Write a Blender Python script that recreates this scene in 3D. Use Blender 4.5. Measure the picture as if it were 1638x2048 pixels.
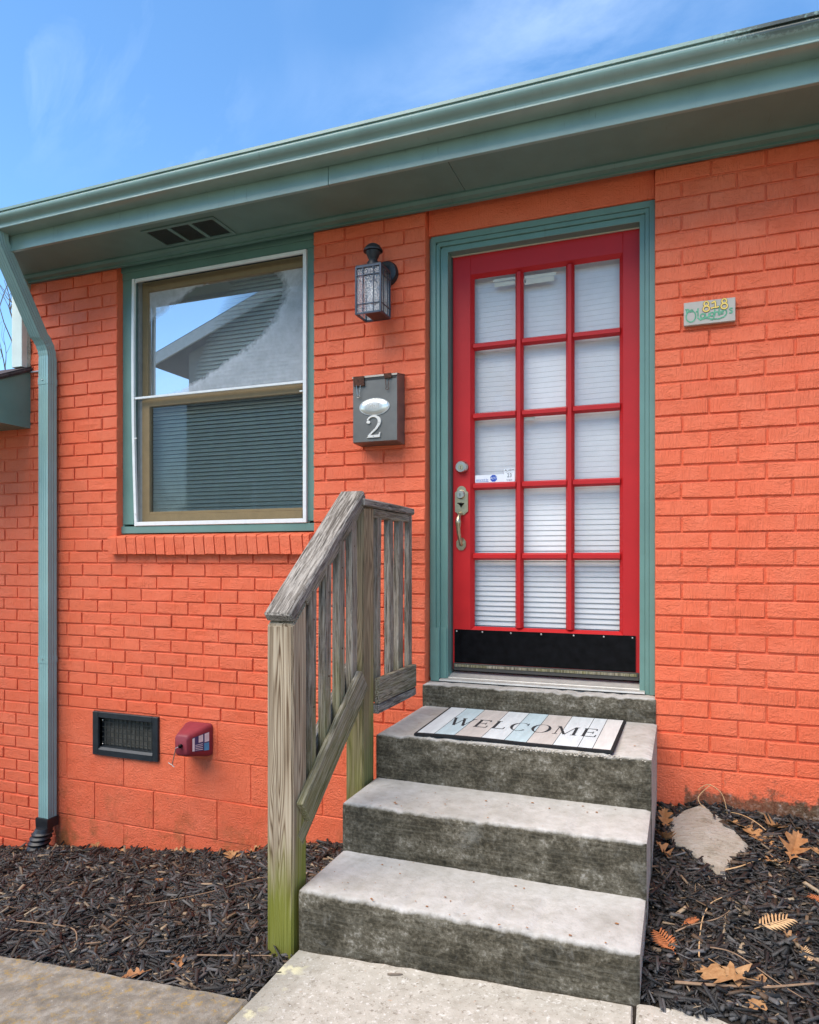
import bpy, bmesh, math, random
import numpy as np
from mathutils import Vector, Matrix
random.seed(7); rng = np.random.default_rng(7)
R = math.radians
for o in list(bpy.data.objects): bpy.data.objects.remove(o)
SC = bpy.context.scene
COL = SC.collection
H = 1.25                      # eye height above the front path; all numbers below are relative to the eye, lifted at the end
D = 3.22                      # camera to wall

# ------------------------------------------------------------------ camera
YAW = math.atan(546 / 1425)
cam = bpy.data.cameras.new('camera'); co = bpy.data.objects.new('camera', cam); COL.objects.link(co)
co.location = (0, -D, 0); co.rotation_euler = (R(90), 0, YAW)
cam.sensor_fit = 'HORIZONTAL'; cam.sensor_width = 36; cam.lens = 1425 / 1638 * 36
cam.shift_y = 91 / 1638; cam.clip_end = 2000; cam.clip_start = .05
SC.camera = co
# ------------------------------------------------------------------ light
SUN_EL, SUN_AZ = R(59), R(211)        # azimuth: direction towards the sun, clockwise from +Y
SC.view_settings.view_transform = 'Standard'; SC.view_settings.look = 'None'
SC.view_settings.exposure = 1.0; SC.view_settings.gamma = 1
w = bpy.data.worlds.new('World'); SC.world = w; w.use_nodes = True
nt = w.node_tree; nt.nodes.clear()
def wn(t, **k):
    n = nt.nodes.new(t)
    for a, b in k.items(): setattr(n, a, b)
    return n
wo = wn('ShaderNodeOutputWorld'); bg = wn('ShaderNodeBackground'); sky = wn('ShaderNodeTexSky')
sky.sky_type = 'NISHITA'; sky.sun_disc = False; sky.sun_elevation = SUN_EL; sky.sun_rotation = SUN_AZ
sky.air_density = 1.0; sky.dust_density = 0.1; sky.ozone_density = 3.0
tc = wn('ShaderNodeTexCoord'); mp = wn('ShaderNodeMapping'); mp.inputs['Rotation'].default_value = (0.2, 0.9, 0.3); mp.inputs['Scale'].default_value = (1.5, 4.0, 2.6)
cn = wn('ShaderNodeTexNoise'); cn.inputs['Scale'].default_value = 1.5; cn.inputs['Detail'].default_value = 9; cn.inputs['Roughness'].default_value = .62; cn.inputs['Distortion'].default_value = .7
cn2 = wn('ShaderNodeTexNoise'); cn2.inputs['Scale'].default_value = 2.3; cn2.inputs['Detail'].default_value = 2
cr = wn('ShaderNodeValToRGB'); cr.color_ramp.elements[0].position = .50; cr.color_ramp.elements[1].position = .90
cr.color_ramp.elements[0].color = (0, 0, 0, 1); cr.color_ramp.elements[1].color = (.6, .6, .6, 1)
cr2 = wn('ShaderNodeValToRGB'); cr2.color_ramp.elements[0].position = .44; cr2.color_ramp.elements[1].position = .70
mul = wn('ShaderNodeMath', operation='MULTIPLY'); cm = wn('ShaderNodeMix', data_type='RGBA')
cm.inputs['B'].default_value = (6.0, 6.8, 8.0, 1)
L = nt.links.new
L(tc.outputs['Generated'], mp.inputs['Vector']); L(mp.outputs[0], cn.inputs['Vector']); L(tc.outputs['Generated'], cn2.inputs['Vector'])
L(cn.outputs['Fac'], cr.inputs[0]); L(cn2.outputs['Fac'], cr2.inputs[0]); L(cr.outputs[0], mul.inputs[0]); L(cr2.outputs[0], mul.inputs[1])
L(mul.outputs[0], cm.inputs['Factor']); hs = wn('ShaderNodeHueSaturation'); hs.inputs['Hue'].default_value = .497; hs.inputs['Saturation'].default_value = 1.15; hs.inputs['Value'].default_value = 1.0; L(sky.outputs[0], hs.inputs['Color']); L(hs.outputs[0], cm.inputs['A']); L(cm.outputs['Result'], bg.inputs[0]); L(bg.outputs[0], wo.inputs[0])
bg.inputs[1].default_value = .15
sl = bpy.data.lights.new('sun', 'SUN'); so = bpy.data.objects.new('sun', sl); COL.objects.link(so)
sl.energy = 3.0; sl.angle = R(62); sl.color = (1, .88, .72)
sv = Vector((math.sin(SUN_AZ) * math.cos(SUN_EL), math.cos(SUN_AZ) * math.cos(SUN_EL), math.sin(SUN_EL)))
so.rotation_euler = sv.to_track_quat('Z', 'Y').to_euler(); so.location = (0, -6, 8)

# ------------------------------------------------------------------ materials
MATS = {}
class NB:
    def __init__(s, name):
        s.m = bpy.data.materials.new(name); s.m.use_nodes = True; s.t = s.m.node_tree; s.t.nodes.clear()
        s.out = s.n('ShaderNodeOutputMaterial'); s.p = s.n('ShaderNodeBsdfPrincipled'); s.l(s.p.outputs[0], s.out.inputs[0])
        MATS[name] = s.m
    def n(s, t, **k):
        x = s.t.nodes.new(t)
        for a, b in k.items(): setattr(x, a, b)
        return x
    def l(s, a, b): s.t.links.new(a, b)
    def coord(s, kind='pos', scale=(1, 1, 1), rot=(0, 0, 0)):
        if kind == 'pos': o = s.n('ShaderNodeNewGeometry').outputs['Position']
        else: o = s.n('ShaderNodeTexCoord').outputs['Object']
        m = s.n('ShaderNodeMapping'); m.inputs['Scale'].default_value = scale; m.inputs['Rotation'].default_value = rot
        s.l(o, m.inputs[0]); return m.outputs[0]
    def noise(s, co, scale, detail=4, rough=.55, dist=0):
        x = s.n('ShaderNodeTexNoise'); x.inputs['Scale'].default_value = scale; x.inputs['Detail'].default_value = detail
        x.inputs['Roughness'].default_value = rough; x.inputs['Distortion'].default_value = dist
        s.l(co, x.inputs['Vector']); return x.outputs['Fac']
    def ramp(s, f, *st):
        x = s.n('ShaderNodeValToRGB'); e = x.color_ramp.elements
        while len(e) < len(st): e.new(.5)
        for q, (p, c) in zip(e, st):
            q.position = p; q.color = (c, c, c, 1) if not isinstance(c, tuple) else (*c, 1)
        s.l(f, x.inputs[0]); return x.outputs[0]
    def mix(s, f, a, b, mode='MIX'):
        x = s.n('ShaderNodeMix', data_type='RGBA', blend_type=mode)
        for nm, v in (('Factor', f), ('A', a), ('B', b)):
            if isinstance(v, (int, float)): x.inputs[nm].default_value = v if nm == 'Factor' else (v, v, v, 1)
            elif isinstance(v, tuple): x.inputs[nm].default_value = (*v, 1)
            else: s.l(v, x.inputs[nm])
        return x.outputs['Result']
    def math(s, op, a, b=0., clamp=False):
        x = s.n('ShaderNodeMath', operation=op); x.use_clamp = clamp
        for i, v in enumerate((a, b)):
            if isinstance(v, (int, float)): x.inputs[i].default_value = v
            else: s.l(v, x.inputs[i])
        return x.outputs[0]
    def sep(s, co, ax):
        x = s.n('ShaderNodeSeparateXYZ'); s.l(co, x.inputs[0]); return x.outputs[ax]
    def bump(s, h, strength, dist=.005, prev=None):
        b = s.n('ShaderNodeBump'); b.inputs['Strength'].default_value = strength; b.inputs['Distance'].default_value = dist
        s.l(h, b.inputs['Height'])
        if prev: s.l(prev, b.inputs['Normal'])
        return b.outputs[0]
    def set(s, col=None, rough=None, metal=None, spec=None, normal=None):
        for k, v in (('Base Color', col), ('Roughness', rough), ('Metallic', metal), ('Specular IOR Level', spec), ('Normal', normal)):
            if v is None: continue
            if isinstance(v, tuple): s.p.inputs[k].default_value = (*v, 1)
            elif isinstance(v, (int, float)): s.p.inputs[k].default_value = v
            else: s.l(v, s.p.inputs[k])
        return s.m
    def rand(s): return s.n('ShaderNodeObjectInfo').outputs['Random']

def simple(name, col, rough=.5, metal=0, spec=.5, var=.12, vs=25, bs=0, bsc=200, kind='pos'):
    b = NB(name); c = b.coord(kind)
    n = b.noise(c, vs, 5)
    lo = tuple(x * (1 - var) for x in col); hi = tuple(min(1, x * (1 + var)) for x in col)
    nm = b.bump(b.noise(c, bsc, 3), bs, .003) if bs else None
    return b.set(b.ramp(n, (.3, lo), (.7, hi)), rough, metal, spec, nm)

def paint_wall(name, rough_grain):
    b = NB(name); c = b.coord()
    big = b.noise(c, 1.7, 4); mid = b.noise(c, 11, 4); fine = b.noise(c, 60, 3)
    col = b.ramp(big, (.3, (.80, .138, .056)), (.7, (.85, .172, .076)))
    col = b.mix(b.math('MULTIPLY', b.ramp(mid, (.35, 0.), (.75, 1.)), .35), col, (.84, .195, .090))
    col = b.mix(b.math('MULTIPLY', b.rand(), .32), col, (.66, .105, .040))
    wear = b.ramp(b.noise(c, 3.1, 6, .7), (.45, 0.), (.75, 1.))
    col = b.mix(b.math('MULTIPLY', wear, .30), col, (.84, .265, .150))
    dirt = b.ramp(b.noise(b.coord('pos', (26, 26, 5)), 1, 6, .72), (.58, 0.), (.80, 1.))
    col = b.mix(b.math('MULTIPLY', dirt, .28), col, (.38, .085, .04))
    chip = b.ramp(b.noise(c, 38, 5, .7), (.715, 0.), (.73, 1.))
    col = b.mix(b.math('MULTIPLY', chip, .55), col, (.20, .07, .04))
    # relief: wire-cut drags plus sandy paint
    wire = b.noise(b.coord('pos', (150, 150, 14)), 1, 3)
    drag = b.noise(b.coord('pos', (40, 40, 70), (0, .5, 0)), 1, 5, .65, 1.2)
    grit = b.noise(c, 170 if rough_grain <= 1 else 120, 4, .65)
    sel = b.ramp(b.noise(c, 7, 2), (.42, 0.), (.58, 1.))
    h = b.mix(sel, wire, drag)
    nm = b.bump(h, 1., .0075)
    nm = b.bump(grit, .8, .0042 * rough_grain, nm)
    nm = b.bump(mid, .5, .012, nm)
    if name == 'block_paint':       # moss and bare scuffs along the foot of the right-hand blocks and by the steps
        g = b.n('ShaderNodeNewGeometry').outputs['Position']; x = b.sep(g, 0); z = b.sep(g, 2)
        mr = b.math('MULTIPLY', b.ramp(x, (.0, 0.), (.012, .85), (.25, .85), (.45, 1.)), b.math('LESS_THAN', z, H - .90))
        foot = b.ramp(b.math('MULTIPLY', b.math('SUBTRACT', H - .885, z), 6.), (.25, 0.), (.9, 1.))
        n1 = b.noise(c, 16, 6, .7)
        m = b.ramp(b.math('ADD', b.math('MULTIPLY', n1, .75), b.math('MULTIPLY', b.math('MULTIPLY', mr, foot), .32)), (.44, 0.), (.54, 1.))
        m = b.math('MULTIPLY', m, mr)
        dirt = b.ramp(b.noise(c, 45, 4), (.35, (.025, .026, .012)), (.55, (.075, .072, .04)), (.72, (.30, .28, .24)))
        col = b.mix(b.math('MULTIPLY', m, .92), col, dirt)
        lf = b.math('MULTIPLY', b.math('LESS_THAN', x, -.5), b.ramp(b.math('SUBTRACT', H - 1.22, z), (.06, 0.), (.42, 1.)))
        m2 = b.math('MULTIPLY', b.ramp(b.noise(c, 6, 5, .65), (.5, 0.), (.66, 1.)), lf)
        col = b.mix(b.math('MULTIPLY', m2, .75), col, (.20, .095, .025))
    return b.set(col, .55, 0, .35, nm)
paint_wall('brick_paint', 1.0); paint_wall('block_paint', 1.7)

def teal(name, col, grime=.0, rough=.38):
    b = NB(name); c = b.coord()
    n = b.noise(c, 6, 5)
    k = b.ramp(n, (.3, tuple(x * .9 for x in col)), (.7, tuple(x * 1.08 for x in col)))
    st = b.ramp(b.noise(b.coord('pos', (60, 9, 9)), 1, 6, .7), (.62, 0.), (.8, 1.))
    k = b.mix(b.math('MULTIPLY', st, .5), k, (.05, .055, .042))
    if grime:
        g = b.n('ShaderNodeNewGeometry').outputs['Position']; x = b.sep(g, 0)
        spk = b.noise(c, 75, 6, .75); band = b.noise(b.coord('pos', (2.2, 14, 14)), 1, 4)
        zg = b.sep(g, 2); xr = b.math('MULTIPLY', b.ramp(b.math('ADD', x, .5), (.35, 0.), (.80, 1.)), b.ramp(b.math('MULTIPLY', b.math('SUBTRACT', zg, H + 1.755), 12.), (.30, .12), (.62, 1.)))
        m = b.ramp(b.math('ADD', b.math('MULTIPLY', spk, .62), b.math('MULTIPLY', b.math('MULTIPLY', xr, band), .52)), (.47, 0.), (.57, 1.))
        k = b.mix(b.math('MULTIPLY', b.math('MULTIPLY', m, xr), .9), k, (.022, .022, .016))
    return b.set(k, rough, 0, .5, b.bump(b.noise(c, 120, 3), .08, .002))
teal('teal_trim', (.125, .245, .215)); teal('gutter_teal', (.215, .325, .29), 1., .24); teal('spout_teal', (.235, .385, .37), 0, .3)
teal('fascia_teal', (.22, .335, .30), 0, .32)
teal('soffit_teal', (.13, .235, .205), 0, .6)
teal('pale_trim', (.62, .72, .68), 0, .5)

def concrete(name, kind):
    b = NB(name); c = b.coord()
    f = b.noise(c, 240, 3, .6); m = b.noise(c, 22, 6, .65); g = b.noise(c, 4, 5, .6)
    if kind == 'tread':
        col = b.ramp(m, (.3, (.38, .36, .325)), (.55, (.49, .47, .435)), (.8, (.57, .55, .515)))
        col = b.mix(b.ramp(g, (.45, 0.), (.7, .5)), col, (.24, .235, .21))
        nm = b.bump(f, .35, .003)
    elif kind == 'step':
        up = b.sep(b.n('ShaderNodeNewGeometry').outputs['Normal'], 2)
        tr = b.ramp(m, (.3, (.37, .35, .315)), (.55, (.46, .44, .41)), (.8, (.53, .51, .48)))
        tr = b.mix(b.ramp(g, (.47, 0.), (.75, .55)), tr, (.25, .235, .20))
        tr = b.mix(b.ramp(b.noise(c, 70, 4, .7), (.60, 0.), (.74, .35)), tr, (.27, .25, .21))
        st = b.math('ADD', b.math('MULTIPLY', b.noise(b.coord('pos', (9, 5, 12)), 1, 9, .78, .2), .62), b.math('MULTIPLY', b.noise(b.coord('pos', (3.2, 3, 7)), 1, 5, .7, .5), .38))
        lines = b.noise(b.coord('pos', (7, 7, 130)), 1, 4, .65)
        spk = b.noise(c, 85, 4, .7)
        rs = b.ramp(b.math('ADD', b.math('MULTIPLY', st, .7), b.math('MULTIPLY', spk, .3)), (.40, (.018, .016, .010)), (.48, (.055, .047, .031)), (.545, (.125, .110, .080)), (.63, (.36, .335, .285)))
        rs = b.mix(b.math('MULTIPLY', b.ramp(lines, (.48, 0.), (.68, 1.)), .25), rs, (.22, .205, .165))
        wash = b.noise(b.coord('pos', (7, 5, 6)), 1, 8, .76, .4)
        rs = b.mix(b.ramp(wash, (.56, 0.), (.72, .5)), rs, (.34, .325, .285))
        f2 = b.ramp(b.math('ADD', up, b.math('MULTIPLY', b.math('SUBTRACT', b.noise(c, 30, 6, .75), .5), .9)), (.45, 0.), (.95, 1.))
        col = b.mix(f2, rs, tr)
        nm = b.bump(lines, .4, .004); nm = b.bump(spk, .5, .005, nm)
    elif kind == 'path':
        col = b.ramp(m, (.3, (.35, .315, .26)), (.7, (.50, .46, .395)))
        sp = b.noise(c, 75, 4, .7)
        col = b.mix(b.ramp(sp, (.56, 0.), (.68, .8)), col, (.17, .14, .105))
        col = b.mix(b.ramp(b.noise(c, 85, 3, .6), (.58, 0.), (.68, .7)), col, (.66, .63, .58))
        col = b.mix(b.ramp(b.noise(c, 60, 3, .6), (.68, 0.), (.73, .5)), col, (.42, .22, .12))
        gg = b.sep(b.n('ShaderNodeNewGeometry').outputs['Position'], 0)
        ed = b.ramp(b.math('ADD', gg, 1.153), (.0, 1.), (.16, 0.))
        col = b.mix(b.math('MULTIPLY', ed, .6), col, (.20, .195, .16))
        pe = b.math('MULTIPLY', b.ramp(b.math('ADD', gg, 1.153), (.05, 1.), (.09, 0.)), b.ramp(b.noise(c, 14, 5), (.55, 0.), (.62, 1.)))
        col = b.mix(b.math('MULTIPLY', pe, .7), col, (.62, .58, .36))
        nm = b.bump(f, .4, .004)
    else:   # old walk with orange lichen
        col = b.ramp(m, (.25, (.115, .10, .078)), (.5, (.21, .185, .15)), (.8, (.37, .34, .29)))
        lich = b.math('MULTIPLY', b.ramp(b.noise(c, 48, 7, .75), (.50, 0.), (.60, 1.)), b.ramp(b.noise(c, 6, 5, .7), (.44, 0.), (.60, 1.)))
        col = b.mix(b.math('MULTIPLY', lich, .7), col, (.33, .215, .06))
        col = b.mix(b.ramp(b.noise(c, 130, 3, .6), (.66, 0.), (.74, .7)), col, (.5, .49, .47))
        nm = b.bump(m, .5, .01); nm = b.bump(f, .5, .004, nm)
    return b.set(col, .85, 0, .25, nm)
for k in ('tread', 'step', 'path', 'walk'): concrete('concrete_' + k, k)

def wood(name, cols, algae=0., zlo=-1.3, zhi=-.6, dark=.3, rw=.45, fleck=0.):
    b = NB(name); rnd = b.rand()
    def oc(sc):
        tcn = b.n('ShaderNodeTexCoord').outputs['Object']; add = b.n('ShaderNodeVectorMath', operation='ADD'); b.l(tcn, add.inputs[0])
        cx = b.n('ShaderNodeCombineXYZ'); r3 = b.math('MULTIPLY', rnd, 7.3); b.l(r3, cx.inputs[0]); b.l(r3, cx.inputs[2]); b.l(cx.outputs[0], add.inputs[1])
        m = b.n('ShaderNodeMapping'); m.inputs['Scale'].default_value = sc; b.l(add.outputs[0], m.inputs[0]); return m.outputs[0]
    ring = b.noise(oc((11, 11, .55)), 1, 2, .5, 0)
    wv = b.n('ShaderNodeMath', operation='SINE'); b.l(b.math('MULTIPLY', ring, 210.), wv.inputs[0])
    wv = b.math('POWER', b.math('ADD', b.math('MULTIPLY', wv.outputs[0], .5), .5), .6)
    fib = b.noise(oc((210, 210, 3)), 1, 4, .6)
    big = b.noise(oc((7, 7, 2.2)), 1, 4, .6)
    col = b.ramp(b.math('ADD', b.math('MULTIPLY', wv, rw), b.math('ADD', b.math('MULTIPLY', b.math('SUBTRACT', fib, .5), 1.25), .5 - rw / 2)), (.22, cols[0]), (.5, cols[1]), (.8, cols[2]))
    col = b.mix(b.math('MULTIPLY', b.ramp(big, (.46, 0.), (.64, 1.)), dark), col, (.045, .036, .028))
    if fleck:
        fk = b.noise(oc((130, 130, 11)), 1, 7, .75)
        col = b.mix(b.math('MULTIPLY', b.ramp(fk, (.47, 0.), (.56, 1.)), fleck), col, (.50, .46, .41))
        col = b.mix(b.math('MULTIPLY', b.ramp(b.noise(oc((170, 170, 7)), 1, 5, .7), (.56, 0.), (.63, 1.)), .8), col, (.018, .016, .015))
    if algae:
        z = b.sep(b.n('ShaderNodeNewGeometry').outputs['Position'], 2)
        zz = b.math('MULTIPLY', b.math('SUBTRACT', H + zhi, z), 1 / (zhi - zlo), True)
        n2 = b.noise(oc((14, 14, 1.2)), 1, 5, .6)
        m = b.ramp(b.math('ADD', b.math('MULTIPLY', n2, .8), b.math('MULTIPLY', zz, .60)), (.50, 0.), (.74, 1.))
        g = b.mix(fib, (.085, .105, .010), (.26, .26, .035))
        col = b.mix(b.math('MULTIPLY', m, algae), col, g)
    nm = b.bump(fib, .5, .003); nm = b.bump(wv, .22, .003, nm)
    return b.set(col, .8, 0, .25, nm)
wood('wood_post', ((.105, .064, .036), (.31, .235, .155), (.48, .395, .285)), .92, -1.42, -.72, .12)
wood('wood_upper_post', ((.11, .08, .045), (.25, .19, .115), (.38, .30, .19)), .6, -1.3, -.1, .35, .35)
wood('wood_baluster', ((.075, .056, .040), (.20, .165, .12), (.35, .305, .24)), .42, -1.1, -.2, .6, .25, .3)
wood('wood_rail', ((.045, .037, .030), (.145, .125, .105), (.30, .27, .235)), 0, dark=.5, rw=.12, fleck=.5)
wood('wood_low_rail', ((.05, .042, .03), (.16, .132, .085), (.34, .30, .22)), .3, -1.2, -.2, .4, .25, .3)

simple('door_red', (.47, .013, .015), .45, 0, .3, .06, 9, .05, 150)
simple('kick_black', (.004, .004, .005), .30, 0, .10, .5, 30)
simple('weather_strip', (.05, .045, .04), .6)
simple('nickel', (.55, .52, .46), .28, 1, .5, .08); simple('brass_worn', (.50, .43, .29), .33, 1, .5, .12, 60)
simple('keyhole', (.01, .01, .01), .5)
simple('aluminium', (.50, .48, .44), .5, .3); simple('white_frame', (.74, .77, .76), .4, 0, .5, .05)
simple('tan_sash', (.30, .21, .095), .5, 0, .4, .08); simple('blind_white', (.70, .72, .73), .5, 0, .4, .03)
simple('blind_grey', (.62, .70, .67), .5, 0, .4, .05); simple('tape', (.66, .63, .52), .7, 0, .3, .05)
simple('vinyl_grey', (.30, .32, .32), .5)
simple('room_dark', (.05, .05, .05), .9); simple('iron_black', (.022, .025, .030), .42, .3, .5, .3, 60, .1, 300)
simple('iron_blue', (.045, .062, .085), .36, .4, .5, .2, 60)
simple('mail_grey', (.155, .155, .145), .42, .55, .5, .13, 14, .06, 300); simple('silver', (.72, .72, .68), .3, .7, .5, .06)
simple('numeral_white', (.70, .68, .63), .4, .3, .5, .08); simple('rust', (.075, .03, .018), .75, .2, .3, .5, 120, .2, 300)
simple('wire_steel', (.42, .41, .39), .35, .9)
simple('bulb', (.86, .85, .82), .3); simple('vent_black', (.020, .026, .032), .38, .2, .5, .25, 30)
simple('vent_mesh', (.035, .036, .032), .55, .2); simple('vent_back', (.115, .108, .09), .9, 0, .3, .45, 30)
simple('cover_red', (.23, .03, .045), .5, 0, .4, .12, 15); simple('label_blue', (.03, .05, .16), .4); simple('label_cyan', (.06, .36, .62), .4); simple('label_white', (.72, .74, .76), .4)
simple('boot_black', (.013, .014, .017), .42, 0, .5, .3); simple('sign_board', (.44, .40, .35), .55, 0, .4, .05)
simple('sign_edge', (.16, .12, .08), .7); simple('sign_green', (.10, .33, .19), .5, 0, .4, .35, 90); simple('sign_yellow', (.80, .56, .13), .5, 0, .4, .1, 60); simple('sign_brown', (.07, .035, .012), .6)
simple('mat_rubber', (.012, .012, .013), .8, 0, .3, .2, 50, .4, 400); simple('ink', (.018, .02, .024), .7)
simple('sticker_white', (.74, .78, .82), .35, 0, .5, .02); simple('sticker_blue', (.01, .07, .42), .35, 0, .5, .02); simple('ink_blue', (.02, .12, .42), .5)
b = NB('stone_grey'); c = b.coord(); k = b.ramp(b.noise(c, 9, 7, .7), (.28, (.20, .17, .125)), (.45, (.42, .37, .30)), (.7, (.52, .48, .42)))
k = b.mix(b.ramp(b.noise(c, 60, 4, .7), (.58, 0.), (.7, .7)), k, (.12, .10, .075)); b.set(k, .9, 0, .2, b.bump(b.noise(b.coord('pos', (20, 55, 40)), 1, 7, .7), 1., .02))
simple('bark', (.20, .16, .125), .9, 0, .2, .25, 8); simple('twig_brown', (.25, .165, .105), .8, 0, .2, .25, 40)
simple('shingle', (.075, .06, .062), .9, 0, .2, .4, 40, .5, 100); simple('flash_metal', (.35, .35, .36), .5, .3)
simple('lint_dark', (.25, .06, .025), .6)
simple('siding', (.20, .22, .21), .7, 0, .3, .05); simple('far_roof', (.09, .09, .095), .9); simple('far_trim', (.72, .74, .72), .6)
simple('green_leaf', (.10, .30, .03), .5, 0, .4, .3, 200); simple('cedar_brown', (.42, .14, .05), .75, 0, .3, .3, 100); simple('cedar_tan', (.52, .33, .17), .75, 0, .3, .2, 100)
for i, c in enumerate(((.17, .205, .225), (.40, .46, .48), (.31, .29, .27), (.39, .41, .42))):
    c = ((.45, .57, .61), (.60, .65, .67), (.52, .49, .46), (.63, .62, .60))[i]
    b = NB('mat_plank%d' % i); cc = b.coord('pos', (40, 5, 5)); n = b.noise(cc, 1, 5, .7)
    k = b.ramp(n, (.3, tuple(x * .8 for x in c)), (.65, c)); k = b.mix(b.ramp(b.noise(b.coord(), 35, 5, .7), (.66, 0.), (.74, .7)), k, (.2, .19, .17))
    b.set(k, .75, 0, .3)
def leafmat(name, c0, c1):
    b = NB(name); c = b.coord('obj'); n = b.noise(c, 60, 5, .6)
    k = b.mix(b.math('MULTIPLY', b.rand(), .6), b.ramp(n, (.3, c0), (.7, c1)), (.30, .13, .04))
    return b.set(k, .6, 0, .3, b.bump(b.noise(c, 200, 3), .3, .002))
leafmat('oak_leaf', (.27, .145, .065), (.50, .31, .155))
leafmat('oak_leaf_brown', (.22, .09, .035), (.40, .19, .08))
b = NB('mulch'); at = b.n('ShaderNodeVertexColor', layer_name='Col')
b.set(b.mix(b.math('MULTIPLY', b.noise(b.coord('pos', (1, 1, 1)), 320, 4, .6), .45), at.outputs[0], (.012, .011, .010)), .5, 0, .4, b.bump(b.noise(b.coord('pos', (1, 1, 1)), 420, 3), .6, .003))
simple('soil', (.022, .017, .013), .9, 0, .2, .4, 40, .6, 120)
b = NB('ground_grass'); c = b.coord(); b.set(b.ramp(b.noise(c, 5, 6, .7), (.3, (.05, .06, .02)), (.7, (.15, .13, .07))), .9, 0, .2)

def glass(name, tint=(1, 1, 1), rough=0., haze=None, k=1.):
    b = NB(name); tr = b.n('ShaderNodeBsdfTransparent'); tr.inputs[0].default_value = (*tint, 1)
    gl = b.n('ShaderNodeBsdfGlossy'); gl.inputs['Roughness'].default_value = rough
    fr = b.n('ShaderNodeFresnel'); fr.inputs[0].default_value = 1.55
    mx = b.n('ShaderNodeMixShader'); f = b.math('MULTIPLY', fr.outputs[0], k, True)
    b.l(f, mx.inputs[0]); b.l(tr.outputs[0], mx.inputs[1]); b.l(gl.outputs[0], mx.inputs[2]); out = mx.outputs[0]
    if haze:    # fogged film between the two panes of the failed unit, clear in a ragged patch
        df = b.n('ShaderNodeBsdfDiffuse'); df.inputs[0].default_value = (.84, .88, .94, 1)
        g = b.n('ShaderNodeNewGeometry').outputs['Position']; x = b.sep(g, 0); z = b.sep(g, 2)
        # rotated ellipse of clear glass
        cx, cz, a = haze; dx = b.math('SUBTRACT', x, cx); dz = b.math('SUBTRACT', z, H + cz)
        u = b.math('ADD', b.math('MULTIPLY', dx, math.cos(a)), b.math('MULTIPLY', dz, math.sin(a)))
        v = b.math('SUBTRACT', b.math('MULTIPLY', dz, math.cos(a)), b.math('MULTIPLY', dx, math.sin(a)))
        r = b.math('ADD', b.math('POWER', b.math('ABSOLUTE', b.math('MULTIPLY', u, 1.42)), 2.4), b.math('POWER', b.math('ABSOLUTE', b.math('MULTIPLY', v, 3.4)), 2.4))
        n = b.noise(b.coord('pos', (1, 1, 1)), 11, 12, .8)
        m = b.ramp(b.math('ADD', r, b.math('MULTIPLY', b.math('SUBTRACT', n, .5), .8)), (.58, .16), (.74, .9), (1., .75))
        m = b.math('MULTIPLY', m, b.ramp(b.noise(b.coord('pos', (1, 1, 1)), 16, 6, .7), (.2, .55), (.7, .95)))
        m2 = b.n('ShaderNodeMixShader'); b.l(m, m2.inputs[0]); b.l(out, m2.inputs[1]); b.l(df.outputs[0], m2.inputs[2]); out = m2.outputs[0]
    b.l(out, b.out.inputs[0]); return b.m
glass('glass_door', k=.35); glass('glass_window', (.88, .94, .92), k=1.4); glass('glass_fogged', (.86, .92, .90), 0, (-2.56, 1.27, R(24)), 1.8)
b = NB('insect_screen'); tr = b.n('ShaderNodeBsdfTransparent'); df = b.n('ShaderNodeBsdfDiffuse'); df.inputs[0].default_value = (.09, .10, .10, 1)
mx = b.n('ShaderNodeMixShader'); mx.inputs[0].default_value = .16; b.l(tr.outputs[0], mx.inputs[1]); b.l(df.outputs[0], mx.inputs[2]); b.l(mx.outputs[0], b.out.inputs[0])
b = NB('seeded_glass'); tr = b.n('ShaderNodeBsdfTransparent'); tr.inputs[0].default_value = (.80, .80, .80, 1); gl = b.n('ShaderNodeBsdfGlossy'); gl.inputs[1].default_value = .12
df = b.n('ShaderNodeBsdfTranslucent'); df.inputs[0].default_value = (.75, .75, .74, 1)
nn = b.noise(b.coord('pos', (1, 1, .45)), 260, 3, .6); bu = b.bump(nn, .9, .004); b.l(bu, gl.inputs['Normal'])
m1 = b.n('ShaderNodeMixShader'); b.l(b.ramp(nn, (.4, .12), (.65, .5)), m1.inputs[0]); b.l(tr.outputs[0], m1.inputs[1]); b.l(df.outputs[0], m1.inputs[2])
mx = b.n('ShaderNodeMixShader'); mx.inputs[0].default_value = .16; b.l(m1.outputs[0], mx.inputs[1]); b.l(gl.outputs[0], mx.inputs[2]); b.l(mx.outputs[0], b.out.inputs[0])

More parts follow.
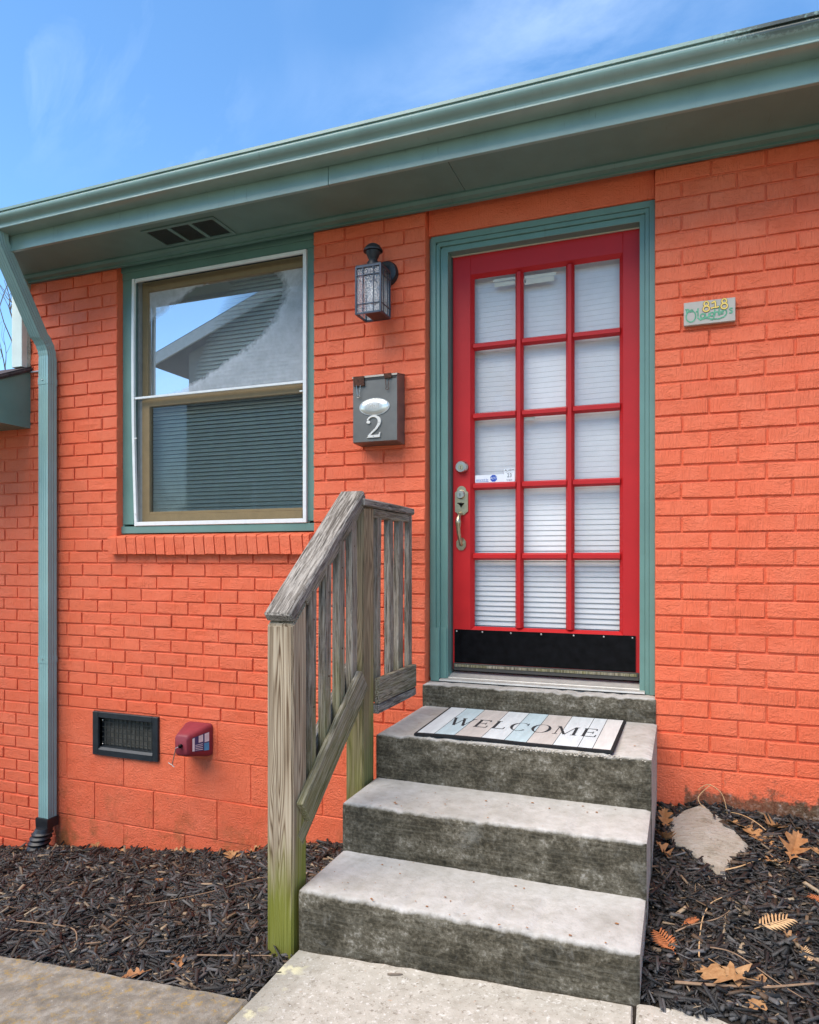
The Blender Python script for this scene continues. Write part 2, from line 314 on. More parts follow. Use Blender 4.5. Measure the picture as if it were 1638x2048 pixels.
# ------------------------------------------------------------------ mesh helpers
class MB:
    def __init__(s): s.v = []; s.f = []; s.mi = []
    def add(s, v, f, mi=0):
        o = len(s.v); s.v += [tuple(p) for p in v]; s.f += [tuple(i + o for i in q) for q in f]; s.mi += [mi] * len(f); return s
    def box(s, x0, x1, y0, y1, z0, z1, c=0., mi=0):
        if c <= 0:
            v = [(x, y, z) for x in (x0, x1) for y in (y0, y1) for z in (z0, z1)]
            return s.add(v, [(0, 1, 3, 2), (4, 6, 7, 5), (0, 4, 5, 1), (2, 3, 7, 6), (0, 2, 6, 4), (1, 5, 7, 3)], mi)
        c = min(c, (x1 - x0) * .45, (y1 - y0) * .45, (z1 - z0) * .45)
        bm = bmesh.new(); bmesh.ops.create_cube(bm, size=1)
        for q in bm.verts: q.co = Vector(((x0 + x1) / 2 + q.co.x * (x1 - x0), (y0 + y1) / 2 + q.co.y * (y1 - y0), (z0 + z1) / 2 + q.co.z * (z1 - z0)))
        bmesh.ops.bevel(bm, geom=list(bm.edges), offset=c, segments=1, affect='EDGES')
        return s.bm(bm, mi)
    def bm(s, bm, mi=0):
        bm.verts.ensure_lookup_table(); bm.verts.index_update()
        s.add([q.co[:] for q in bm.verts], [[q.index for q in f.verts] for f in bm.faces], mi); bm.free(); return s
    def prism(s, pts, axis, a, b, mi=0, caps=True):
        """extrude a 2-D outline along an axis: x -> pts are (y,z); y -> (x,z); z -> (x,y)"""
        n = len(pts)
        def mk(p, t): return {'x': (t, p[0], p[1]), 'y': (p[0], t, p[1]), 'z': (p[0], p[1], t)}[axis]
        v = [mk(p, a) for p in pts] + [mk(p, b) for p in pts]
        f = [(i, (i + 1) % n, n + (i + 1) % n, n + i) for i in range(n)]
        if caps: f += [tuple(range(n))[::-1], tuple(range(n, 2 * n))]
        return s.add(v, f, mi)
    def sweep(s, rings, closed=True, caps=True, mi=0):
        n = len(rings[0]); v = [p for r in rings for p in r]; f = []
        for k in range(len(rings) - 1):
            for i in range(n if closed else n - 1):
                j = (i + 1) % n; f.append((k * n + i, k * n + j, (k + 1) * n + j, (k + 1) * n + i))
        if caps and closed: f += [tuple(range(n))[::-1], tuple(range((len(rings) - 1) * n, len(rings) * n))]
        return s.add(v, f, mi)
    def tube(s, pts, r, n=8, mi=0):
        pts = [Vector(p) for p in pts]; rr = r if isinstance(r, (list, tuple)) else [r] * len(pts); rings = []
        up = None
        for i, p in enumerate(pts):
            t = (pts[min(i + 1, len(pts) - 1)] - pts[max(i - 1, 0)]).normalized()
            if up is None: up = Vector((0, 0, 1)) if abs(t.z) < .9 else Vector((1, 0, 0))
            a = t.cross(up).normalized(); bb = a.cross(t).normalized(); up = bb
            rings.append([p + (a * math.cos(2 * math.pi * k / n) + bb * math.sin(2 * math.pi * k / n)) * rr[i] for k in range(n)])
        return s.sweep(rings, mi=mi)
    def lathe(s, prof, c, axis=(0, 0, 1), n=20, mi=0):
        """prof: (radius, height along axis)"""
        ax = Vector(axis).normalized(); a = ax.orthogonal().normalized(); bb = ax.cross(a); c = Vector(c)
        return s.sweep([[c + ax * h + (a * math.cos(2 * math.pi * k / n) + bb * math.sin(2 * math.pi * k / n)) * r for k in range(n)] for r, h in prof], mi=mi)

BASE = {}
def base_of(o):
    b = Vector((0, 0, 0))
    while o is not None: b += o.location; o = o.parent
    return b
def build(name, mb, mat, parent=None, smooth=False, loc=None, kind=None):
    me = bpy.data.meshes.new(name)
    org = Vector(loc) if loc is not None else (base_of(parent) if parent else Vector((0, 0, 0)))
    me.from_pydata([(p[0] - org.x, p[1] - org.y, p[2] - org.z) for p in mb.v], [], mb.f)
    for m in (mat if isinstance(mat, (list, tuple)) else [mat]): me.materials.append(MATS[m])
    if any(mb.mi): me.polygons.foreach_set('material_index', mb.mi)
    bm = bmesh.new(); bm.from_mesh(me); bmesh.ops.recalc_face_normals(bm, faces=bm.faces); bm.to_mesh(me); bm.free()
    if smooth:
        me.polygons.foreach_set('use_smooth', [True] * len(me.polygons))
        try: me.set_sharp_from_angle(angle=R(40))
        except Exception: pass
    o = bpy.data.objects.new(name, me); COL.objects.link(o)
    if parent: o.parent = parent; o.location = org - base_of(parent)
    else: o.location = org
    if kind: o['kind'] = kind
    return o
def thing(name, label, cat, loc, group=None):
    o = bpy.data.objects.new(name, None); COL.objects.link(o); o.location = loc; o.empty_display_size = .1
    return tag(o, label, cat, group)
def tag(o, label, cat, group=None):
    o['label'] = label; o['category'] = cat
    if group: o['group'] = group
    return o
def plate(pts, y0, y1):       # outline in (x,z), thickness in y
    return MB().prism(pts, 'y', y0, y1)
def rect_bar(mb, p0, p1, w, y0, y1, w2=None):
    """flat stroke in the XZ plane from p0 to p1"""
    dx, dz = p1[0] - p0[0], p1[1] - p0[1]; l = math.hypot(dx, dz) or 1; nx, nz = -dz / l, dx / l; w2 = w if w2 is None else w2
    return mb.prism([(p0[0] + nx * w / 2, p0[1] + nz * w / 2), (p0[0] - nx * w / 2, p0[1] - nz * w / 2), (p1[0] - nx * w2 / 2, p1[1] - nz * w2 / 2), (p1[0] + nx * w2 / 2, p1[1] + nz * w2 / 2)], 'y', y0, y1)
def ribbon(pts, ws, y0, y1, mb=None):
    """brush stroke of varying width in XZ"""
    mb = mb or MB(); n = len(pts); l, r = [], []
    for i, p in enumerate(pts):
        q, s_ = pts[min(i + 1, n - 1)], pts[max(i - 1, 0)]; dx, dz = q[0] - s_[0], q[1] - s_[1]; k = math.hypot(dx, dz) or 1
        wd = (ws[i] if isinstance(ws, (list, tuple)) else ws) / 2
        l.append((p[0] - dz / k * wd, p[1] + dx / k * wd)); r.append((p[0] + dz / k * wd, p[1] - dx / k * wd))
    mb.k = getattr(mb, 'k', 0)
    for i in range(n - 1): mb.k += 1; e_ = mb.k * 2.5e-6; mb.prism([l[i], l[i + 1], r[i + 1], r[i]], 'y', y0 - e_, y1 + e_)
    return mb
def arc(cx, cz, rx, rz, a0, a1, n=14): return [(cx + rx * math.cos(R(a0 + (a1 - a0) * i / n)), cz + rz * math.sin(R(a0 + (a1 - a0) * i / n))) for i in range(n + 1)]
def text_mb(s, size, depth, xf):
    cu = bpy.data.curves.new('txt', 'FONT'); cu.body = s; cu.size = size; cu.extrude = depth; cu.align_x = 'CENTER'; cu.align_y = 'CENTER'; cu.resolution_u = 3
    o = bpy.data.objects.new('txt', cu); COL.objects.link(o); bpy.context.view_layer.update()
    me = bpy.data.meshes.new_from_object(o.evaluated_get(bpy.context.evaluated_depsgraph_get()))
    mb = MB(); mb.add([xf(v.co) for v in me.vertices], [tuple(p.vertices) for p in me.polygons])
    bpy.data.objects.remove(o); bpy.data.curves.remove(cu); bpy.data.meshes.remove(me); return mb

# ------------------------------------------------------------------ ground
def lerp(x, tab):
    if x <= tab[0][0]: return tab[0][1]
    for (a, b), (c, d) in zip(tab, tab[1:]):
        if x <= c: return b + (d - b) * (x - a) / (c - a)
    return tab[-1][1]
ZW = [(-6, -1.95), (-3.8, -1.785), (-3.43, -1.714), (-2.08, -1.553), (-1.72, -1.44), (-1.2, -1.36), (-.1, -1.06), (.07, -1.012), (.49, -1.042), (3, -1.10)]
def walk_z(x): return -1.268 - .072 * (-1.16 - x)
def soil_z(x, y):
    zw = lerp(x, ZW) - .022
    zf = lerp(x, [(-6, walk_z(-6) - .035), (-1.16, -1.30), (-.1, -1.235), (.3, -1.205), (3, -1.20)])
    t = min(1, max(0, -y / 1.48)); z = zw + (zf - zw) * t
    if x > -.1: z = zw + (-1.215 - zw) * min(1, -y / 1.17) ** 1.15 if y < 0 else zw
    return z + .012 * math.sin(x * 7 + y * 5) * math.sin(y * 9 - x * 3) * (1 if -1.4 < y < -.05 else .3)
g = MB()
xs = [-160, -60, -25, -12, -8] + [round(-6 + .25 * i, 3) for i in range(38)] + [5, 8, 14, 30, 70, 160]
ys = [-160, -80, -40, -20, -12, -8, -5, -3.5, -2.4, -1.6] + [round(-1.48 + .12 * i, 3) for i in range(13)] + [1, 3, 7, 14, 30, 70, 160]
gv = []
for y in ys:
    for x in xs:
        if y < -1.5: z = max(-1.75, lerp(x, [(-6, walk_z(-6) - .03), (-1.16, -1.31), (3, -1.33)])) - .05
        elif y <= 0: z = soil_z(x, y) - .03
        else: z = lerp(x, ZW) - .08 - min(.6, .1 * y)
        gv.append((x, y, z))
n = len(xs); g.add(gv, [(j * n + i, j * n + i + 1, (j + 1) * n + i + 1, (j + 1) * n + i) for j in range(len(ys) - 1) for i in range(n - 1)])
build('ground', g, 'ground_grass', kind='structure')
def bed(name, x0, x1, y0, y1, nx, ny):
    m = MB(); v = [(x0 + (x1 - x0) * i / nx, y0 + (y1 - y0) * j / ny, 0) for j in range(ny + 1) for i in range(nx + 1)]
    v = [(x, y, soil_z(x, y)) for x, y, _ in v]
    m.add(v, [(j * (nx + 1) + i, j * (nx + 1) + i + 1, (j + 1) * (nx + 1) + i + 1, (j + 1) * (nx + 1) + i) for j in range(ny) for i in range(nx)])
    return build(name, m, 'soil', smooth=True, kind='structure')
bed('planting_bed', -5.5, -1.13, -1.5, .0, 60, 26); bed('planting_bed', -.14, 2.6, -1.26, .0, 50, 28)
# concrete path and the older side walk
def slab(name, outline, zf, th, mat, sub=0):
    m = MB(); top = [(x, y, zf(x, y)) for x, y in outline]; k = len(top)
    # small rounded arris
    cx, cy = sum(p[0] for p in top) / k, sum(p[1] for p in top) / k
    inn = []
    for x, y, z in top:
        d = math.hypot(cx - x, cy - y); inn.append((x + (cx - x) / d * .012, y + (cy - y) / d * .012, z))
    rings = [[(x, y, z - th) for x, y, z in top], [(x, y, z - .009) for x, y, z in top], inn]
    m.sweep(rings, caps=False); m.add(inn, [tuple(range(k))])
    return build(name, m, mat, kind='structure')
def jag(a, b, n, amp): return [(a[0] + (b[0] - a[0]) * i / n + (random.uniform(-amp, amp) if 0 < i < n else 0), a[1] + (b[1] - a[1]) * i / n + (random.uniform(-amp, amp) if 0 < i < n else 0)) for i in range(n)]
pz = lambda x, y: -1.262 + .048 * (x + 1.165)
slab('path', jag((-1.152, -1.197), (-.125, -1.197), 24, .004) + jag((-.125, -1.197), (-.118, -1.6), 10, .005) + [(-.11, -7.5)] + jag((-1.152, -7.5), (-1.152, -1.197), 70, .0025), pz, .12, 'concrete_path')
slab('path_slab', jag((-.116, -1.195), (.02, -1.185), 6, .006) + jag((.02, -1.185), (.5, -1.20), 12, .012) + jag((.5, -1.19), (1.6, -1.6), 10, .01) + [(1.6, -7.5), (-.100, -7.5)] + jag((-.104, -1.6), (-.116, -1.195), 8, .003), lambda x, y: -1.205, .12, 'concrete_path')
slab('side_walk', jag((-6.5, -1.477), (-1.110, -1.477), 110, .004) + [(-1.110, -3.6), (-6.5, -3.6)], lambda x, y: walk_z(x), .12, 'concrete_walk')

# mulch: countless dyed bark chips
def chips(x0, x1, y0, y1, cnt, name, hole=None):
    px = rng.uniform(x0, x1, cnt); py = rng.uniform(y0, y1, cnt)
    keep = np.ones(cnt, bool)
    if hole: keep &= np.array([not hole(a, b) for a, b in zip(px, py)])
    px, py = px[keep], py[keep]; k = len(px)
    pzv = np.array([soil_z(a, b) for a, b in zip(px, py)])
    ln = np.clip(rng.lognormal(math.log(.028), .72, k), .006, .13); wd = np.clip(ln * rng.uniform(.08, .30, k), .003, .018); th = np.clip(wd * rng.uniform(.2, .6, k), .0015, .007)
    yaw = rng.uniform(0, 2 * np.pi, k); pit = rng.normal(0, .24, k); rol = rng.normal(0, .45, k)
    bump = np.array([.018 * (math.sin(a * 23 + 1) * math.sin(b * 19)) + .012 * math.sin(a * 51 + b * 37) for a, b in zip(px, py)])
    up = rng.uniform(-.004, .020, k) + np.maximum(bump, -.008) * .6
    tpl = np.array([(-1, -.75, -1), (-1, .6, -1), (1, .45, -1), (1, -.6, -1), (-.9, -.5, 1), (-.85, .5, 1), (.85, .3, 1), (.95, -.45, 1)], float)
    loc = tpl[None] * np.stack([ln / 2, wd / 2, th / 2], 1)[:, None, :]
    loc += rng.normal(0, 1, loc.shape) * (wd * .10)[:, None, None]
    loc[:, :, 2] += (loc[:, :, 0] / (ln[:, None] / 2)) ** 2 * rng.normal(0, .0015, k)[:, None]
    def rot(p, ang, i, j):
        c, s = np.cos(ang)[:, None], np.sin(ang)[:, None]; q = p.copy(); q[:, :, i] = p[:, :, i] * c - p[:, :, j] * s; q[:, :, j] = p[:, :, i] * s + p[:, :, j] * c; return q
    loc = rot(rot(rot(loc, rol, 1, 2), pit, 0, 2), yaw, 0, 1)
    loc += np.stack([px, py, pzv + up], 1)[:, None, :]
    F = np.array([(0, 1, 2, 3), (4, 7, 6, 5), (0, 4, 5, 1), (1, 5, 6, 2), (2, 6, 7, 3), (3, 7, 4, 0)])
    faces = (F[None] + (np.arange(k) * 8)[:, None, None]).reshape(-1, 4)
    pal = np.array([(.016, .015, .015), (.024, .022, .021), (.038, .035, .033), (.058, .056, .056), (.105, .102, .103), (.048, .032, .021), (.085, .052, .030), (.19, .135, .085), (.31, .235, .155)])
    pr = np.array([.23, .22, .17, .13, .10, .06, .04, .03, .025])
    ci = rng.choice(len(pal), k, p=pr / pr.sum()); patch = np.array([math.sin(a * 5.1 + 2) * math.sin(b * 6.3 + a) for a, b in zip(px, py)])
    colr = pal[ci] * rng.uniform(.7, 1.4, (k, 1)) * (1 + np.array([.12, .04, -.04])[None] * np.maximum(patch, 0)[:, None])
    me = bpy.data.meshes.new(name); V = loc.reshape(-1, 3)
    me.vertices.add(len(V)); me.vertices.foreach_set('co', V.ravel()); me.loops.add(faces.size); me.loops.foreach_set('vertex_index', faces.ravel())
    me.polygons.add(len(faces)); me.polygons.foreach_set('loop_start', np.arange(len(faces)) * 4); me.polygons.foreach_set('loop_total', np.full(len(faces), 4))
    me.update(calc_edges=True)
    ca = me.color_attributes.new('Col', 'FLOAT_COLOR', 'CORNER'); ca.data.foreach_set('color', np.repeat(np.c_[colr, np.ones(k)], 24, 0).ravel())
    me.materials.append(MATS['mulch']); o = bpy.data.objects.new(name, me); COL.objects.link(o); o['kind'] = 'stuff'
    return o
tag(chips(-4.8, -1.175, -1.475, -.004, 105000, 'mulch'), 'dark bark mulch under the window, left of the steps', 'mulch')
STONE = [(-.045, -.14), (.01, -.07), (.075, -.035), (.13, -.10), (.185, -.20), (.225, -.30), (.205, -.40), (.16, -.47), (.140, -.535), (.110, -.515), (.05, -.44), (.02, -.38), (-.035, -.34), (-.05, -.25)]
def inpoly(x, y, P):
    c = False
    for (a, b), (d, e) in zip(P, P[1:] + P[:1]):
        if (b > y) != (e > y) and x < (d - a) * (y - b) / (e - b) + a: c = not c
    return c
SIN = [(x * .9 + .008, y * .9 - .028) for x, y in STONE]
tag(chips(-.10, 1.5, -1.28, -.004, 40000, 'mulch', lambda a, b: inpoly(a, b, SIN) or (b < -1.185 - .015 * math.sin(a * 30) - max(0, a - .1) * .16)), 'dark bark mulch right of the concrete steps', 'mulch')
m = MB(); k = len(STONE); sz = lambda x, y: soil_z(x, y)
m.sweep([[(x, y, sz(x, y) - .04) for x, y in STONE], [(x + random.uniform(-.004, .004), y, sz(x, y) + .012) for x, y in STONE], [(.09 + (x - .09) * .93, -.27 + (y + .27) * .93, sz(x, y) + .021) for x, y in STONE]], caps=False)
m.add([(.09 + (x - .09) * .93, -.27 + (y + .27) * .93, sz(x, y) + .021) for x, y in STONE] + [(.09, -.27, sz(.09, -.27) + .024)], [(i, (i + 1) % k, k) for i in range(k)])
tag(build('flat_stone', m, 'stone_grey', loc=(.09, -.27, sz(.09, -.27) - .04)), 'pale flat stone half buried in the mulch right of the steps', 'stone')

# ------------------------------------------------------------------ house
HOUSE = thing('brick_house', 'orange painted brick house with teal eaves and a red glazed door', 'house', (-1.6, .1, -1.9))
ZB, ZT = -.884, 1.66; CH = (ZT - ZB) / 36; BL = .2135
WX0, WX1, WZ0 = -3.036, -1.758, .015
DX0, DX1 = -1.154, -.110
w_ = MB()          # mortar bed behind the bricks, with the window and door openings left out
MY = .0085
w_.box(-6.0, -3.705, MY, .11, -2.1, 1.10)
w_.box(-3.705, -3.185, MY, .11, -2.1, ZT + .2).box(-3.185, WX0, MY, .11, -.900, ZT + .2).box(-3.185, -2.745, MY, .11, -2.1, -1.132)
w_.box(WX0, -2.745, MY, .11, -.900, WZ0 + .10).box(-2.745, WX1, MY, .11, -2.1, WZ0 + .10)
w_.box(WX1, DX0, MY, .11, -2.1, ZT + .2)
w_.box(DX0, DX1, MY, .11, -2.1, -.70)
w_.box(DX0, DX1, .05, .11, 1.5585, ZT + .2)
w_.box(DX1, 4.0, MY, .11, -2.1, ZT + .2)
w_.box(WX0, WX1, .085, .11, ZT + .04, ZT + .2)
WALL = build('wall', w_, 'brick_paint', HOUSE)
def project(x, y, z):
    Y = y + D; s, c = math.sin(YAW), math.cos(YAW); f = -s * x + c * Y; return (819 + 1425 * (c * x + s * Y) / f, 1115 - 1425 * z / f)
bricks = []
def brick_geo(mb, x0, x1, z0, z1, face=0., ret=None, back=.03):
    """one brick seen from its face: eight-point outline, small worn arris"""
    j = lambda a: random.uniform(-a, a); cx, cz = (x0 + x1) / 2, (z0 + z1) / 2
    fy = face + random.gauss(0, .0011) ; tl = random.gauss(0, .0008)
    O = [(x0, z0), (cx, z0), (x1, z0), (x1, cz), (x1, z1), (cx, z1), (x0, z1), (x0, cz)]
    O = [(x + j(.0011), z + j(.0012)) for x, z in O]
    b_ = random.uniform(.0018, .0036)
    I = [(x + (b_ if x < cx - .01 else -b_ if x > cx + .01 else 0), z + (b_ if z < cz - .01 else -b_ if z > cz + .01 else 0)) for x, z in O]
    if random.random() < .16:      # chipped corner
        q = random.choice((0, 2, 4, 6)); I[q] = (I[q][0] + (cx - I[q][0]) * .07, I[q][1] + (cz - I[q][1]) * .22)
    v = [(x, back, z) for x, z in O] + [(x, fy + b_ * .8, z) for x, z in O] + [(x, fy + tl * (1 if x > cx else -1), z) for x, z in I]
    f = [(i, (i + 1) % 8, 8 + (i + 1) % 8, 8 + i) for i in range(8)] + [(8 + i, 8 + (i + 1) % 8, 16 + (i + 1) % 8, 16 + i) for i in range(8)] + [tuple(range(16, 24))]
    mb.add(v, f)
def lay(x0, x1, anchor, sgn, z0, z1, odd0, cut=None, jt=.0088):
    """courses laid from the anchor edge; cut = opening (x0,x1,z0,z1)"""
    k0 = int(round((z0 - ZB) / CH)); k1 = int(round((z1 - ZB) / CH))
    for k in range(k0, k1):
        a, bz = ZB + k * CH, ZB + (k + 1) * CH; edge = anchor; first = (k + odd0) % 2 == 0; dr = random.gauss(0, .0009)
        while (edge - (x1 if sgn > 0 else x0)) * sgn < -.012:
            ln = (BL / 2 if first else BL) + random.gauss(0, .0022); first = False; e2 = edge + sgn * ln
            lo, hi = sorted((edge, e2)); lo, hi = max(lo, x0), min(hi, x1); edge = e2
            segs = [(lo, hi)]
            if cut and cut[2] < (a + bz) / 2 < cut[3]:
                segs = [(p, q) for p, q in ((lo, min(hi, cut[0])), (max(lo, cut[1]), hi)) if q - p > .004]
            for p, q in segs:
                le = .0004 if abs(p - x0) < 1e-6 or (cut and abs(p - cut[1]) < 1e-6) else jt / 2
                ri = .0004 if abs(q - x1) < 1e-6 or (cut and abs(q - cut[0]) < 1e-6) else jt / 2
                if q - p - le - ri < .018: continue
                bricks.append((p + le, q - ri, a + jt / 2 + dr, bz - jt / 2 + dr, 'end' if abs(q - WX0) < 1e-6 or abs(p - WX1) < 1e-6 or abs(q - DX0) < 1e-6 else ''))
lay(DX1, 2.6, DX1, 1, ZB, ZT, 0)
lay(-3.705, DX0, DX0, -1, ZB, ZB + 13 * CH, 0)
lay(WX1, DX0, DX0, -1, ZB + 13 * CH, ZT, 1 - 13 % 2)
lay(-3.705, WX0, WX0, -1, ZB + 13 * CH, ZT, 1)
lay(-4.9, -3.705, -3.705, -1, ZB, 1.10, 1)
lay(-4.9, -3.50, -3.50, -1, ZB - 14 * CH, ZB, 0)
def area(b):
    P = [project(b[0], 0, b[2]), project(b[1], 0, b[2]), project(b[1], 0, b[3]), project(b[0], 0, b[3])]
    vis = all(-30 < p[0] < 1668 for p in P)
    return ((P[1][0] - P[0][0]) * (P[0][1] - P[3][1])) if vis else 0
bricks.sort(key=area, reverse=True)
rest = MB()
for i, b_ in enumerate(bricks):
    back = .10 if b_[4] else .03
    if i < 300:
        mb = MB(); brick_geo(mb, *b_[:4], back=back); c0 = ((b_[0] + b_[1]) / 2, 0, (b_[2] + b_[3]) / 2)
        build('brick', mb, 'brick_paint', WALL, loc=c0)
    else: brick_geo(rest, *b_[:4], back=back)
build('small_bricks', rest, 'brick_paint', WALL, kind='stuff')
# lintel over the door
build('lintel', MB().box(DX0 + .002, DX1 - .002, .040, .10, 1.558, ZT + .03, .003), 'brick_paint', HOUSE)
# block foundation, flush under the brick
FND = build('foundation', MB().box(-3.50, -3.185, .004, .0083, -2.05, ZB).box(-2.745, DX0, .004, .0083, -2.05, ZB).box(-3.185, -2.745, .004, .0083, -.900, ZB).box(-3.185, -2.745, .004, .0083, -2.05, -1.132).box(DX1, 2.6, .004, .0083, -1.6, ZB), 'block_paint', HOUSE)
def block(x0, x1, z0, z1):
    mb = MB(); brick_geo(mb, x0, x1, z0, z1, face=-.001, back=.03); build('block', mb, 'block_paint', FND, loc=((x0 + x1) / 2, 0, (z0 + z1) / 2))
BP = .2135
for r in range(5):
    z1 = ZB - r * BP; z0 = z1 - BP
    for X0, X1, an in ((-3.5, DX0, -2.345), (DX1, 2.0, .155)):
        if X0 > -1 and r > 2: continue
        off = an + (r % 2) * .213
        x = off - .426 * 8
        while x < X1:
            a, bb = max(x, X0), min(x + .426, X1)
            if bb - a > .05:
                # leave out the crawl-space vent
                if r == 0 and a < -2.73 and bb > -3.20:
                    if a < -3.205: block(a + .003, -3.20, z0 + .003, z1 - .003)
                    if bb > -2.725: block(-2.73, bb - .003, z0 + .003, z1 - .003)
                    # strip under/over is mortar
                else: block(a + .003, bb - .003, z0 + .003, z1 - .003)
            x += .426
# brick window sill, headers on edge with a sloped top
SILL = build('window_sill', MB().prism([(.10, .145), (-.020, .113), (-.020, .02), (.10, .02)], 'x', WX0 + .004, WX1 - .004), 'brick_paint', HOUSE)
x = WX0 - .028
while x < WX1 - .03:
    x2 = min(x + random.uniform(.062, .072), WX1 + .004); mb = MB(); j = lambda a: random.uniform(-a, a)
    lean = -.010
    P = [(.06, .1345), (-.026 + j(.002), .1195 + j(.002)), (-.036 + j(.003), .112), (-.036 + j(.003), .018 + j(.003)), (.06, .017)]
    v = [(x + .0035 + (lean if p[1] > .06 else 0), p[0], p[1]) for p in P] + [(x2 - .0035 + (lean if p[1] > .06 else 0), p[0] + j(.001), p[1]) for p in P]
    nP = len(P); mb.add(v, [(i, (i + 1) % nP, nP + (i + 1) % nP, nP + i) for i in range(nP)] + [tuple(range(nP)), tuple(range(nP, 2 * nP))])
    build('sill_brick', mb, 'block_paint', SILL); x = x2
# closed shell of the house so that nothing is lit from behind
build('rear_wall', MB().box(-3.70, 4.0, 4.9, 5.0, -2.1, 3.35), 'siding', HOUSE); build('side_wall', MB().prism([(.112, -2.1), (4.9, -2.1), (4.9, 3.33), (.112, 1.92)], 'x', -3.704, -3.60), 'siding', HOUSE)
build('side_wall', MB().prism([(.112, -2.1), (4.9, -2.1), (4.9, 3.33), (.112, 1.92)], 'x', 3.9, 4.0), 'siding', HOUSE)
build('ceiling', MB().box(-3.6, 3.9, .112, 4.9, 1.72, 1.78), 'room_dark', HOUSE); build('floor', MB().box(-3.6, 3.9, .112, 4.9, -.72, -.66), 'room_dark', HOUSE)
build('roof', MB().prism([(-.40, 1.845), (5.2, 3.5), (5.2, 3.44), (-.36, 1.81)], 'x', -3.72, 4.1), 'shingle', HOUSE)

# ---- eaves
EX0, EX1 = -3.72, 2.9
FAS = build('fascia', MB().box(EX0, -1.482, -.372, -.352, 1.668, 1.842, .0015), 'fascia_teal', HOUSE)
build('fascia_board', MB().box(-1.480, EX1, -.3715, -.352, 1.669, 1.842, .0015), 'fascia_teal', FAS)
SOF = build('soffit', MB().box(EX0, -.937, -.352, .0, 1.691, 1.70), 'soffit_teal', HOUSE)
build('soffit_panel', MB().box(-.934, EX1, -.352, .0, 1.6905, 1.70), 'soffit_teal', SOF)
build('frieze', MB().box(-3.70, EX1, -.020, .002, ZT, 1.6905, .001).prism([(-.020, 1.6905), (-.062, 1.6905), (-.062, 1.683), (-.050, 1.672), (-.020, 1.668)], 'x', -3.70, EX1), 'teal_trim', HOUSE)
GP = [(-.374, 1.838), (-.374, 1.752), (-.459, 1.752), (-.462, 1.754), (-.462, 1.762), (-.4595, 1.766), (-.460, 1.772), (-.466, 1.779), (-.477, 1.785), (-.486, 1.791), (-.4915, 1.799), (-.494, 1.808), (-.4925, 1.815), (-.489, 1.819), (-.498, 1.821), (-.498, 1.833), (-.486, 1.834), (-.486, 1.826)]
mb = MB(); segs = [EX0 - .03, -2.2, -.6, .5, 1.4, EX1]
rings = [[(x, y + .004 * math.sin(x * 1.7), z + .003 * math.sin(x * 2.3 + 1)) for y, z in GP] for x in np.linspace(EX0 - .03, EX1, 24)]
mb.sweep(rings, closed=False)
GUT = build('gutter', mb, 'gutter_teal', HOUSE, smooth=True); md = GUT.modifiers.new('thickness', 'SOLIDIFY'); md.thickness = .0016; md.offset = 0
build('seam_sleeve', MB().sweep([[(x, y - .0016 + .004 * math.sin(x * 1.7), z - .0012 + .003 * math.sin(x * 2.3 + 1)) for y, z in GP[1:15]] for x in (-.46, -.43)], closed=False), 'gutter_teal', GUT, smooth=True)
build('end_cap', MB().prism(GP[:14] + [(-.486, 1.833)], 'x', EX0 - .032, EX0 - .029), 'gutter_teal', GUT)
# soffit vent with louvres
V0, V1, VY0, VY1 = -2.60, -2.19, -.255, -.093
vb = MB(); vz = 1.690
vb.box(V0 - .02, V1 + .02, VY0 - .02, VY0, vz - .005, vz).box(V0 - .02, V1 + .02, VY1, VY1 + .02, vz - .005, vz)
for xx in (V0 - .02, V0 + .128, V0 + .262, V1): vb.box(xx, xx + .02, VY0, VY1, vz - .0045, vz)
SV = build('soffit_vent', vb, 'soffit_teal', SOF)
lv = MB()
for i in range(17):
    yy = VY0 + (VY1 - VY0) * (i + .5) / 17; lv.prism([(yy - .004, vz - .004), (yy - .003, vz - .004), (yy + .003, vz - .0005), (yy + .002, vz - .0005)], 'x', V0, V1)
build('louvres', lv, 'soffit_teal', SOF, kind='stuff'); build('vent_backing', MB().box(V0, V1, VY0, VY1, vz - .0006, vz - .0002), 'room_dark', SOF)

# ---- downspout: ribbed rectangular pipe with two elbows
def spout_ring(c, ux, uy, w=.038, d=.031):
    P = []
    def side(a, b, n):
        for i in range(n):
            t = i / n; x_, y_ = a[0] + (b[0] - a[0]) * t, a[1] + (b[1] - a[1]) * t
            r = 1 - (.075 if i % 2 else 0) if 0 < i < n else 1
            P.append((x_ * r, y_ * r))
    side((-w, -d), (w, -d), 9); side((w, -d), (w, d), 7); side((w, d), (-w, d), 3); side((-w, d), (-w, -d), 7)
    return [Vector(c) + ux * p[0] + uy * p[1] for p in P]
SX = -3.505
path = [(SX, -.052, -1.56), (SX, -.052, -.9), (SX, -.052, 0), (SX, -.052, .9), (SX, -.052, 1.17)]
dz_el = []
for i in range(9):
    t = i / 8; a = R(52) * t; rr = .16
    dz_el.append((SX + .0 * t, -.052 - rr * (1 - math.cos(a)), 1.17 + rr * math.sin(a)))
path += dz_el[1:]
pe = Vector(path[-1]); pt = Vector((SX + .055, -.415, 1.70)); path += [tuple(pe.lerp(pt, .35)), tuple(pe.lerp(pt, .7)), tuple(pt), (SX + .06, -.425, 1.735), (SX + .06, -.426, 1.756)]
rings = []
for i, p in enumerate(path):
    t = (Vector(path[min(i + 1, len(path) - 1)]) - Vector(path[max(i - 1, 0)])).normalized(); ux = Vector((1, 0, 0)); ux = (ux - t * ux.dot(t)).normalized(); uy = t.cross(ux)
    k = 1 - (.05 if (5 <= i <= 12 and i % 2) else 0)
    rings.append(spout_ring(p, ux, uy, .038 * k, .031 * k))
